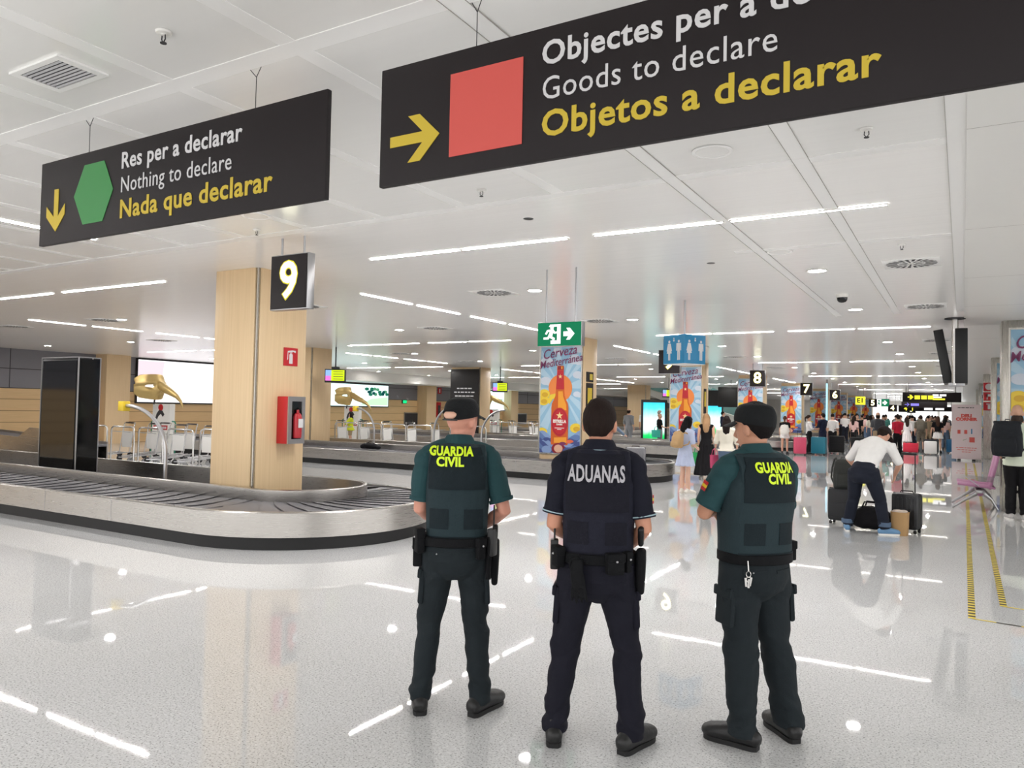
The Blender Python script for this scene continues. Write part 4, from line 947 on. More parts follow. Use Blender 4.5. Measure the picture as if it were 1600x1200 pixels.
# hazard tape on the floor
def tape(pts, wd, label, sw=.055):
    r = thing('hazard_tape', label, 'floor tape', (0, 0, 0), 0, 'striped floor tapes'); y = MB(); kk = MB()
    for (x0, y0), (x1, y1) in zip(pts[:-1], pts[1:]):
        dv = Vector((x1 - x0, y1 - y0)); L = dv.length; dv /= L; nv = Vector((-dv.y, dv.x)) * wd / 2; n = max(1, int(L / sw))
        for k in range(n):
            a = Vector((x0, y0)) + dv * (L * k / n); b = Vector((x0, y0)) + dv * (L * (k + 1) / n)
            vs = [(*(a + nv), .002), (*(a - nv), .002), (*(b - nv), .002), (*(b + nv), .002)]
            (y if k % 2 == 0 else kk).add(vs, [(0, 1, 2, 3)])
    y.build('stripe_marking', 'tape_y', r, smooth=False); kk.build('stripe_marking', 'tape_k', r, smooth=False)
tape([(.07, 7.6), (.11, 33)], .055, 'left yellow and black striped tape running down the hall floor')
tape([(.32, 8.25), (.36, 33)], .055, 'right yellow and black striped tape running down the hall floor')
tape([(.07, 7.6), (1.8, 7.35)], .03, 'thin striped tape turning right at the near end of the left tape', .16)
tape([(.32, 8.25), (1.8, 8.0)], .03, 'thin striped tape turning right at the near end of the right tape', .16)

b = thing('airport_bench', 'purple seat of an airport bench beside the man with the black backpack', 'bench', (.25, 17.1, 0), math.radians(1))
for k in range(2):
    x0 = -.32 + .62 * k
    st = MB().box(-.27, .27, -.03, .03, -.25, .25, 0, .02, rot=Matrix.Rotation(.1, 3, 'Y'), at=(0, 0, 0))
for k, y in enumerate((-.62, 0.05)):
    vs = MB().box(-.34, .26, y, y + .58, .42, .455, 0, .012, rot=Matrix.Rotation(.08, 3, 'Y')); vs.build('seat', 'purple', b)
    MB().box(-.02, .02, -.29, .29, -.36, .36, 0, .012, rot=Matrix.Rotation(.22, 3, 'Y'), at=(.25, y + .29, .74)).build('backrest', 'purple', b)
MB().box(-.05, .05, -.8, .8, .32, .38, 0, .01).build('beam', 'alum', b)
for y in (-.5, .5):
    MB().tube([(-.42, y, .015), (-.2, y, .18), (0, y, .32), (.1, y, .33)], [.018, .026, .04, .05], 8).tube([(.3, y, .015), (.2, y, .2), (.05, y, .33)], [.018, .026, .045], 8).build('leg', 'alum', b)
    MB().lathe([(0, -.03), (.05, -.03), (.05, .03), (0, .03)], 14, (.02, y - .04, .3), axis='y').build('boss', 'purple', b)
mb = MB()
for k in range(5): mb.tube([(-.2 + .01 * k, -.64, .62 - .0 * k), (.25, -.64, .62)], .006, 5) if k == 0 else mb.tube([(-.22 + .05 * k, -.64, .62 - .022 * k), (.25 - .01 * k, -.64, .62 - .022 * k)], .006, 5)
mb.tube([(-.24, -.64, .63), (.0, -.64, .44)], .01, 6).build('armrest', 'alum', b)
# ================================================================ people
V3 = Vector
def skin_mat(rgb): return mat('skin_%d_%d_%d' % rgb, rgb, .5, var=.06, scale=14)
def cloth(rgb, rough=.85, kind='c'): return mat('cloth_%s_%d_%d_%d' % ((kind,) + rgb), rgb, rough, var=.10, scale=9, bump=.25, bscale=260 if kind == 'c' else 120, spec=.25)
def wrinkle(me, fn):
    me.update(); nr = [v.normal.copy() for v in me.vertices]; out = []
    for v, n in zip(me.vertices, nr): out += list(v.co + n * fn(v.co))
    me.vertices.foreach_set('co', out); me.update()
def fold_noise(co, sx, sz, seed): return noise.noise((co.x * sx + seed, co.y * sx - seed, co.z * sz + seed * 2))
def basis(d, up=(0, 0, 1)):
    d = V3(d).normalized(); u = V3(up); s = d.cross(u)
    if s.length < .01: s = V3((1, 0, 0))
    s.normalize(); return s, s.cross(d), d        # side, up, forward

def hand_lofts(wrist, d, palm_n, s=1.0, curl=.5, right=True, fingers=True):
    """palm, four unequal bent fingers and a thumb leaving the side of the palm; d points along the hand, palm_n out of the palm"""
    d = V3(d).normalized(); pn = V3(palm_n); pn = (pn - d * pn.dot(d)).normalized(); sd = d.cross(pn) * (1 if right else -1)   # towards the thumb
    w = V3(wrist); L = []
    L.append(loft([(w - d * .01 * s, .024 * s, .018 * s), (w + d * .03 * s, .036 * s, .016 * s), (w + d * .075 * s, .041 * s, .014 * s), (w + d * .092 * s, .038 * s, .012 * s)], side=sd, n=10, e=2.5))
    if not fingers:
        L.append(loft([(w + d * .085 * s, .036 * s, .011 * s), (w + d * .13 * s + pn * .02 * s, .034 * s, .010 * s), (w + d * .15 * s + pn * .05 * s, .026 * s, .009 * s)], side=sd, n=8)); 
    else:
        for k, (o, ln) in enumerate(((.030, .070), (.010, .079), (-.011, .073), (-.030, .057))):
            p = w + d * .088 * s + sd * o * s; pts = [(p - d * .012 * s, .0088 * s, .0088 * s)]; ang = 0; seg = [.45, .32, .23]
            for q in range(3):
                ang += curl * (.75 + .1 * k); dd = d * math.cos(ang) + pn * math.sin(ang); p = p + dd * ln * seg[q] * s; pts.append((p, (.0088 - .0009 * q) * s, (.0085 - .0009 * q) * s))
            L.append(loft(pts, side=sd, n=7, cap=.9))
    tb = w + d * .028 * s + sd * .026 * s; td = (d * .75 + sd * .6 + pn * .25).normalized(); td2 = (d * .85 + sd * .1 + pn * .5).normalized()
    L.append(loft([(tb, .013 * s, .012 * s), (tb + td * .035 * s, .0115 * s, .011 * s), (tb + td * .035 * s + td2 * .03 * s, .0095 * s, .009 * s), (tb + td * .035 * s + td2 * .05 * s, .007 * s, .007 * s)], side=pn, n=7, cap=.9))
    return L
def head_lofts(T, s=1.0):
    """T maps head space (origin at the jaw hinge height, +y where the face looks) into the body"""
    f = lambda x, y, z: T @ V3((x * s, y * s, z * s))
    ax = (T.to_3x3() @ V3((1, 0, 0))).normalized(); R = T.to_3x3()
    L = [ellip(f(0, -.012, .118), .076 * s, .098 * s, .102 * s, 18, 12, R)]
    L.append(loft([(f(0, .052, -.03), .026 * s, .022 * s), (f(0, .040, -.005), .046 * s, .046 * s), (f(0, .026, .03), .060 * s, .064 * s), (f(0, .020, .07), .068 * s, .076 * s), (f(0, .016, .11), .070 * s, .080 * s), (f(0, .006, .15), .066 * s, .082 * s)], side=ax, n=16, e=2.3))
    L.append(loft([(f(0, .094, .098), .008 * s, .008 * s), (f(0, .104, .075), .011 * s, .012 * s), (f(0, .112, .056), .015 * s, .013 * s), (f(0, .100, .046), .013 * s, .008 * s)], side=ax, n=8))
    L.append(loft([(f(-.024, .089, .020), .006 * s, .006 * s), (f(0, .096, .021), .009 * s, .009 * s), (f(.024, .089, .020), .006 * s, .006 * s)], side=(0, 0, 1), n=8))
    L.append(loft([(f(-.045, .082, .108), .007 * s, .006 * s), (f(0, .094, .108), .008 * s, .007 * s), (f(.045, .082, .108), .007 * s, .006 * s)], side=(0, 0, 1), n=8))
    for sx in (-1, 1):
        L.append(ellip(f(sx * .078, -.004, .078), .013 * s, .022 * s, .034 * s, 10, 8, R @ Matrix.Rotation(-.15, 3, 'X') @ Matrix.Rotation(sx * .25, 3, 'Z')))
    return L
def cap_shell(T, s, rad, c, phi, th=.006, nj=28, ni=10, rough=0.0, seed=0):
    """dome over the skull; phi(azimuth) = how far down it reaches (radians from the crown); azimuth 0 looks ahead"""
    vs = []; fs = []
    for lay in (0, 1):
        for i in range(ni + 1):
            for j in range(nj):
                a = 2 * PI * j / nj; p = phi(a) * max(.02, i / ni); k = 1 if lay == 0 else (1 - th / .09)
                n_ = 1 + rough * noise.noise((math.cos(a) * 5 + seed, math.sin(a) * 5, p * 6)) if lay == 0 else 1
                x = rad[0] * k * n_ * math.sin(p) * math.sin(a); y = rad[1] * k * n_ * math.sin(p) * math.cos(a); z = rad[2] * k * n_ * math.cos(p)
                vs.append(T @ V3(((c[0] + x) * s, (c[1] + y) * s, (c[2] + z) * s)))
    B = (ni + 1) * nj
    for i in range(ni):
        for j in range(nj):
            a, b = i * nj + j, i * nj + (j + 1) % nj
            fs.append((a, b, b + nj, a + nj)); fs.append((B + a, B + a + nj, B + b + nj, B + b))
    for j in range(nj):
        a, b = ni * nj + j, ni * nj + (j + 1) % nj; fs.append((a, b, B + b, B + a))
    fs.append(tuple(range(nj))[::-1]); fs.append(tuple(B + j for j in range(nj)))
    return vs, fs
def hair_phi(front=62, side=98, back=128):
    f, sd, b = [math.radians(x) for x in (front, side, back)]
    def phi(a):
        c = math.cos(a)
        return f + (sd - f) * (1 - c) ** .8 if c > 0 else sd + (b - sd) * min(1, (-c) * 1.6)
    return phi

class Pose:
    """joints of a standing figure 1.75 m tall, feet at z=0, facing +y; edit before building"""
    def __init__(p, H=1.72, build=1.0, female=False):
        p.s = H / 1.75; p.b = build; p.f = female
        p.pel = V3((0, 0, .93)); p.spine = [V3((0, 0, .93)), V3((0, .0, 1.08)), V3((0, -.005, 1.26)), V3((0, -.012, 1.42)), V3((0, -.005, 1.50))]
        p.head = V3((0, .0, 1.535)); p.yaw = 0.0; p.pitch = 0.0; p.roll = 0.0
        sh = .165 if female else .185
        p.sh = [V3((-sh, -.01, 1.415)), V3((sh, -.01, 1.415))]
        p.el = [V3((-sh - .055, -.03, 1.13)), V3((sh + .055, -.03, 1.13))]
        p.wr = [V3((-sh - .06, .05, .89)), V3((sh + .06, .05, .89))]
        p.hd = [V3((0, .15, -1)), V3((0, .15, -1))]; p.pn = [V3((1, .2, 0)), V3((-1, .2, 0))]; p.curl = .45
        p.hip = [V3((-.09, 0, .92)), V3((.09, 0, .92))]; p.kn = [V3((-.105, .012, .5)), V3((.105, .012, .5))]; p.an = [V3((-.11, -.02, .085)), V3((.11, -.02, .085))]
        p.toe = [math.radians(14), math.radians(-14)]     # foot yaw, + = to the left
        p.foot_pitch = [0, 0]
    def head_T(p):
        return Matrix.Translation(p.head) @ Matrix.Rotation(p.yaw, 4, 'Z') @ Matrix.Rotation(p.pitch, 4, 'X') @ Matrix.Rotation(p.roll, 4, 'Y')
TORSO = [(.155, .115), (.135, .10), (.155, .112), (.165, .105), (.09, .07)]
TORSO_F = [(.165, .118), (.118, .092), (.138, .108), (.142, .095), (.075, .06)]
def torso_path(p, g=0.0, i0=0, extra=None):
    prof = TORSO_F if p.f else TORSO
    out = [(V3(q), (r[0] + g) * p.b, (r[1] + g) * p.b) for q, r in zip(p.spine, prof)]
    # refine
    res = []
    for (a, b) in zip(out[:-1], out[1:]):
        for t in (0, .5): res.append((a[0].lerp(b[0], t), a[1] + (b[1] - a[1]) * t, a[2] + (b[2] - a[2]) * t))
    res.append(out[-1]); return res[i0:]
def limb(pts, n=12, side=(1, 0, 0)): return loft([(a, b, c) for a, b, c in pts], side=side, n=n, cap=.8)
def lerp(a, b, t): return a.lerp(b, t)
def leg_path(p, i, g=0.0, upto=1.0, cuff=0.0, r=((.092, .098), (.078, .085), (.058, .062), (.057, .065), (.040, .044))):
    h, k, a = p.hip[i], p.kn[i], p.an[i]; b = p.b
    pts = [(h + V3((0, 0, .04)), r[0][0] * b, r[0][1] * b), (lerp(h, k, .4), r[1][0] * b, r[1][1] * b), (lerp(h, k, .9), (r[2][0] + .004) * b, (r[2][1] + .004) * b), (k, r[2][0], r[2][1]), (lerp(k, a, .3) + V3((0, -.012, 0)), r[3][0], r[3][1]), (lerp(k, a, .7), (r[3][0] + r[4][0]) / 2, (r[3][1] + r[4][1]) / 2), (a, r[4][0], r[4][1])]
    pts = [(q, x + g + cuff * (j / 6) ** 2, y + g + cuff * (j / 6) ** 2) for j, (q, x, y) in enumerate(pts)]
    if upto < 1:
        n = max(2, int(round(upto * 6)) + 1); last = pts[n - 1]; pts = pts[:n]
    return pts
def arm_path(p, i, g=0.0, upto=1.0):
    s_, e, w = p.sh[i], p.el[i], p.wr[i]; k = .88 if p.f else 1.0
    pts = [(s_, .056 * k, .058 * k), (lerp(s_, e, .35), .050 * k, .052 * k), (lerp(s_, e, .7), .044 * k, .046 * k), (e, .040 * k, .042 * k), (lerp(e, w, .3), .041 * k, .040 * k), (lerp(e, w, .7), .032 * k, .030 * k), (w, .026 * k, .022 * k)]
    pts = [(q, x + g, y + g) for q, x, y in pts]
    if upto < 1: pts = pts[:max(2, int(round(upto * 6)) + 1)]
    return pts
def shoe(parent, p, i, m, s, sole='black', high=.0, n=12, name='shoe', wide=1.0):
    a = p.an[i]; yaw = p.toe[i]; d = V3((-math.sin(yaw), math.cos(yaw), 0)); sd = V3((math.cos(yaw), math.sin(yaw), 0)); g = V3((a.x, a.y, 0)) * 1.0
    z0 = a.z - .085
    q = lambda t, z: g + d * t + V3((0, 0, z0 + z))
    up = [loft([(q(-.078, .05), .036 * wide, .040), (q(-.03, .062), .041 * wide, .050), (q(.05, .062), .045 * wide, .050), (q(.12, .052), .050 * wide, .043), (q(.172, .045), .048 * wide, .037), (q(.2, .04), .036 * wide, .028)], side=sd, n=n, e=2.3)]
    up.append(loft([(q(-.02, .05), .044, .05), (q(-.015, .10 + high * .4), .044, .05), (q(-.01, .115 + high), .043, .048)], side=sd, n=n))
    o = mesh_obj(name, blob_mesh([([v * s for v in vs], fs) for vs, fs in up], .011 * s, 2), m, parent)
    mb = MB()
    prof = [(-.083, .022), (-.066, .034), (-.03, .038), (.02, .037), (.07, .040), (.12, .045), (.16, .044), (.185, .035), (.2, .022), (.206, .008)]
    poly = [(sd * w_ * .94 * wide + d * t) for t, w_ in prof] + [(-sd * w_ * .94 * wide + d * t) for t, w_ in prof[::-1]]
    lo = [(g + v + V3((0, 0, z0))) * s for v in poly]; hi = [(g + v + V3((0, 0, z0 + .024))) * s for v in poly]; nn = len(poly)
    mb.add(lo + hi, [tuple(range(nn))[::-1], tuple(range(nn, 2 * nn))] + [(k, (k + 1) % nn, nn + (k + 1) % nn, nn + k) for k in range(nn)])
    mb.build('sole', sole, o)
    return o
def scaled(L, s): return [([v * s for v in vs], fs) for vs, fs in L]

def body(p, root, skin, vox=.012, fingers=True, feet=False):
    L = [loft(torso_path(p), n=16)]
    L.append(loft([(p.spine[-1] - V3((0, 0, .02)), .06, .06), (lerp(p.spine[-1], p.head, .6) , .052, .056), (p.head_T() @ V3((0, -.015, .04)), .052, .058)], n=14))
    L += head_lofts(p.head_T())
    for i in (0, 1):
        L.append(limb(leg_path(p, i, -.006))); L.append(limb(arm_path(p, i)))
        L += hand_lofts(p.wr[i], p.hd[i], p.pn[i], .92 if p.f else 1.0, p.curl, i == 1 and True or False, fingers)
        a = p.an[i]; d = V3((-math.sin(p.toe[i]), math.cos(p.toe[i]), 0))
        L.append(loft([(a + d * -.05 + V3((0, 0, -.05)), .03, .03), (a + d * .03 + V3((0, 0, -.035)), .036, .038), (a + d * .13 + V3((0, 0, -.06)), .036, .02)], side=V3((d.y, -d.x, 0)), n=10))
    return mesh_obj('body', blob_mesh(scaled(L, p.s), vox * p.s, 2), skin, root)
def face(p, root, brow=(40, 28, 22), parent=None):
    T = p.head_T(); s = p.s
    for sx in (-1, 1):
        e = MB().add(*ellip((T @ V3((sx * .031, .076, .092))) * s, .013 * s, .012 * s, .0085 * s, 12, 8)).build('eye', mat('eye_white', (236, 232, 226), .2), parent)
        MB().add(*ellip((T @ V3((sx * .031, .0865, .092))) * s, .006 * s, .003 * s, .006 * s, 10, 6)).build('iris', mat('iris_brown', (52, 34, 24), .2), e)
        MB().tube([(T @ V3((sx * .014, .094, .112))) * s, (T @ V3((sx * .032, .092, .118))) * s, (T @ V3((sx * .052, .078, .113))) * s], .0035 * s, 6).build('eyebrow', mat('brow_%d' % brow[0], brow, .8), parent)
    MB().tube([(T @ V3((-.024, .092, .02))) * s, (T @ V3((0, .1005, .0205))) * s, (T @ V3((.024, .092, .02))) * s], .0028 * s, 6).build('mouth', mat('lip', (168, 96, 88), .5), parent)
def hair(p, root, kind, rgb, vox=.012, seed=1):
    T = p.head_T(); s = p.s; m = mat('hair_%d_%d_%d' % rgb, rgb, .75, spec=.15, var=.25, scale=30, bump=.5, bscale=140, stretch=(1, 1, .15))
    if kind == 'none': return
    if kind == 'short':
        return MB().add(*cap_shell(T, s, (.084, .107, .110), (0, -.012, .118), hair_phi(58, 104, 143), .008, 32, 12, .05, seed)).build('hair', m, root, ang=60)
    L = [cap_shell(T, 1, (.088, .108, .112), (0, -.012, .118), hair_phi(55, 105, 130), .02, 24, 10)]
    f = lambda x, y, z: T @ V3((x, y, z))
    if kind == 'long':
        L.append(loft([(f(0, -.05, .12), .08, .06), (f(0, -.085, .04), .088, .05), (f(0, -.11, -.06), .095, .045), (f(.0, -.12, -.17), .085, .035), (f(0, -.115, -.27), .05, .02)], n=14))
        for sx in (-1, 1): L.append(loft([(f(sx * .075, -.0, .12), .025, .05), (f(sx * .085, -.01, .04), .02, .045), (f(sx * .085, -.03, -.06), .02, .04)], n=10))
    elif kind == 'bun': L.append(ellip(f(0, -.125, .16), .05, .045, .05))
    elif kind == 'pony': L.append(loft([(f(0, -.11, .15), .03, .03), (f(0, -.16, .1), .035, .03), (f(0, -.165, 0), .035, .028), (f(0, -.14, -.1), .018, .015)], n=10))
    me = blob_mesh(scaled(L, s), .011 * s if vox < .015 else .016 * s, 2)
    wrinkle(me, lambda c: .006 * noise.noise((c.x * 26, c.y * 26, c.z * 5)))
    return mesh_obj('hair', me, m, root)
def top(p, root, m, sleeve=.45, hem=.0, g=.016, vox=.013, flare=0.0, name='shirt', amp=.006, seed=3, off_shoulder=False):
    tp = torso_path(p, g)
    base = tp[0]; d = (p.spine[0] - p.spine[1]).normalized()
    if off_shoulder: tp = [q for q in tp if True][:-2]
    else: tp[-1] = (tp[-1][0] - V3((0, 0, .012)), .068, .062)
    pts = [(base[0] + d * hem, base[1] + flare, base[2] + flare)] + tp if hem > 0 else tp[1:]
    L = [loft(pts, n=18, cap=.15)]
    for i in (0, 1):
        if sleeve > 0:
            ap = arm_path(p, i, g * .9, sleeve); 
            ap[0] = (ap[0][0] + V3((0, 0, -.0)), ap[0][1] + .012, ap[0][2] + .012); L.append(loft(ap, n=12, cap=.35))
    for i in (0, 1): L.append(ellip(p.sh[i].lerp(p.spine[3], .25), .07 + g * .5, .066 + g * .5, .055 + g * .4))
    me = blob_mesh(scaled(L, p.s), vox * p.s, 3)
    wrinkle(me, lambda c: amp * fold_noise(c, 7, 13, seed))
    return mesh_obj(name, me, m, root)
def bottom(p, root, m, upto=1.0, g=.013, cuff=.012, vox=.013, name='trousers', amp=.007, seed=5):
    L = []; b = p.b; w = .165 if p.f else .158
    L.append(loft([(p.spine[0] + (p.spine[1] - p.spine[0]) * .75, (w - .018 + g) * b, (.098 + g) * b), (p.spine[0] + V3((0, 0, .03)), (w + g) * b, (.115 + g) * b), (p.spine[0] + V3((0, -.005, -.06)), (w + g) * b, (.118 + g) * b), (p.spine[0] + V3((0, 0, -.12)), (w - .03 + g) * b, (.095 + g) * b)], n=18, cap=.2))
    for i in (0, 1): L.append(loft(leg_path(p, i, g, upto, cuff), n=14, cap=.1))
    me = blob_mesh(scaled(L, p.s), vox * p.s, 3); s = p.s; kz = p.kn[0].z * s; az = p.an[0].z * s
    def fn(c):
        t = .35 + .9 * math.exp(-((c.z - kz) / (.09 * s)) ** 2) + 1.2 * math.exp(-((c.z - az - .05) / (.1 * s)) ** 2) + .7 * math.exp(-((c.z - p.hip[0].z * s + .12) / (.07 * s)) ** 2)
        return amp * t * fold_noise(c, 8, 22, seed)
    wrinkle(me, fn)
    return mesh_obj(name, me, m, root)
def skirt(p, root, m, length=.4, flare=.06, g=.016, vox=.014, name='skirt', z_top=None, amp=.008):
    c = (p.hip[0] + p.hip[1]) / 2; zt = (p.spine[1] * .7 + p.spine[0] * .3); L = []
    z0 = c + V3((0, 0, -length + .02)); kx = (p.kn[0] + p.kn[1]) / 2
    L.append(loft([(zt, (.125 + g) * p.b, (.095 + g) * p.b), (p.spine[0], (.168 + g) * p.b, (.122 + g) * p.b), (c + V3((0, 0, -.08)), (.175 + g) * p.b, (.13 + g) * p.b), (lerp(c, z0, .6), (.17 + g + flare * .6) * p.b, (.135 + g + flare * .5) * p.b), (z0, (.17 + g + flare) * p.b, (.14 + g + flare) * p.b)], n=24, cap=.05))
    me = blob_mesh(scaled(L, p.s), vox * p.s, 2); s = p.s
    wrinkle(me, lambda co: amp * (1.3 if co.z < c.z * s else .4) * math.sin(math.atan2(co.y, co.x) * 11 + co.z * 3))
    return mesh_obj(name, me, m, root)
def human(name_label, loc, rz, p, skin=(214, 160, 130), hair_k='short', hair_c=(44, 30, 24), shirt=None, sleeve=.45, trousers=None, legs=1.0, skirt_=None, shoes=(30, 30, 32), sole='black', vox=.013, fingers=True, faces=False, group=None, hem=.03, flare=0.0, off_shoulder=False, g=.016, tg=.013, shoe_high=0.0):
    root = thing('person', name_label, 'person', loc, rz, group)
    b = body(p, root, skin_mat(skin), vox * .9, fingers)
    if faces: face(p, root, parent=b)
    hair(p, root, hair_k, hair_c, vox)
    if shirt: top(p, root, shirt, sleeve, hem, g, vox, flare, off_shoulder=off_shoulder)
    if trousers: bottom(p, root, trousers, legs, tg, vox=vox, name='trousers' if legs > .6 else 'shorts')
    if skirt_: skirt(p, root, skirt_[0], skirt_[1], skirt_[2], vox=vox)
    if shoes:
        sm = mat('shoe_%d_%d_%d' % shoes, shoes, .5)
        for i in (0, 1): shoe(root, p, i, sm, p.s, sole, shoe_high)
    return root

# ---------------------------------------------------------------- projecting trims onto garments
def bvh_of(o):
    me = o.data; return BVHTree.FromPolygons([v.co for v in me.vertices], [tuple(q.vertices) for q in me.polygons])
def on_back(bvh, x, z, off, ray=(0, 1, 0), y0=-.6):
    r = V3(ray).normalized(); o_ = V3((x, 0, z)) - r * .6
    h, n, i, d = bvh.ray_cast(o_, r)
    if h is None: return None
    if n.dot(r) > 0: n = -n
    return h + (n * .5 - r * .5).normalized() * off
def back_patch(parent, bvh, name, m, outline_x, z0, z1, off=.004, th=.004, nx=14, nz=8, ray=(0, 1, 0)):
    """panel laid on the back of a garment; outline_x(z) -> (xl, xr)"""
    outer = {}; inner = {}; mb = MB(); vs = []; fs = []
    for j in range(nz + 1):
        z = z0 + (z1 - z0) * j / nz; xl, xr = outline_x(z)
        for i in range(nx + 1):
            x = xl + (xr - xl) * i / nx; a = on_back(bvh, x, z, off + th, ray); b = on_back(bvh, x, z, off - th * 1.5, ray)
            if a is None: a = vs[-2] if vs else V3((x, 0, z)); b = a + V3((0, .004, 0))
            vs += [a, b]
    W = nx + 1; id_ = lambda i, j, k: (j * W + i) * 2 + k
    for j in range(nz):
        for i in range(nx):
            fs.append((id_(i, j, 0), id_(i + 1, j, 0), id_(i + 1, j + 1, 0), id_(i, j + 1, 0))); fs.append((id_(i, j, 1), id_(i, j + 1, 1), id_(i + 1, j + 1, 1), id_(i + 1, j, 1)))
    for j in range(nz):
        for i in (0, nx): fs.append((id_(i, j, 0), id_(i, j + 1, 0), id_(i, j + 1, 1), id_(i, j, 1)))
    for i in range(nx):
        for j in (0, nz): fs.append((id_(i, j, 0), id_(i, j, 1), id_(i + 1, j, 1), id_(i + 1, j, 0)))
    return mb.add(vs, fs).build(name, m, parent, ang=50)
def back_text(parent, bvh, txt, cx, cz, width, cap, m, off=.009, bold=.0, ray=(0, 1, 0), name='lettering'):
    me = text_mesh(txt, 1.0, bold=0, space=1.05); hs = text_mesh('H', 1.0); hh = max(v.co.y for v in hs.vertices) - min(v.co.y for v in hs.vertices); sz = cap / hh
    w0 = (max(v.co.x for v in me.vertices) - min(v.co.x for v in me.vertices)) * sz
    me = text_mesh(txt, sz, bold=bold, xs=width / w0, space=1.05)
    bm = bmesh.new(); bm.from_mesh(me); bmesh.ops.triangulate(bm, faces=bm.faces[:]); bmesh.ops.subdivide_edges(bm, edges=[e for e in bm.edges if e.calc_length() > .012], cuts=1, use_grid_fill=False); bm.to_mesh(me); bm.free()
    cy = (max(v.co.y for v in me.vertices) + min(v.co.y for v in me.vertices)) / 2
    for v in me.vertices:
        q = on_back(bvh, cx + v.co.x, cz + v.co.y - cy, off, ray); v.co = q if q else V3((cx + v.co.x, -.2, cz + v.co.y))
    return mesh_obj(name, me, m, parent)

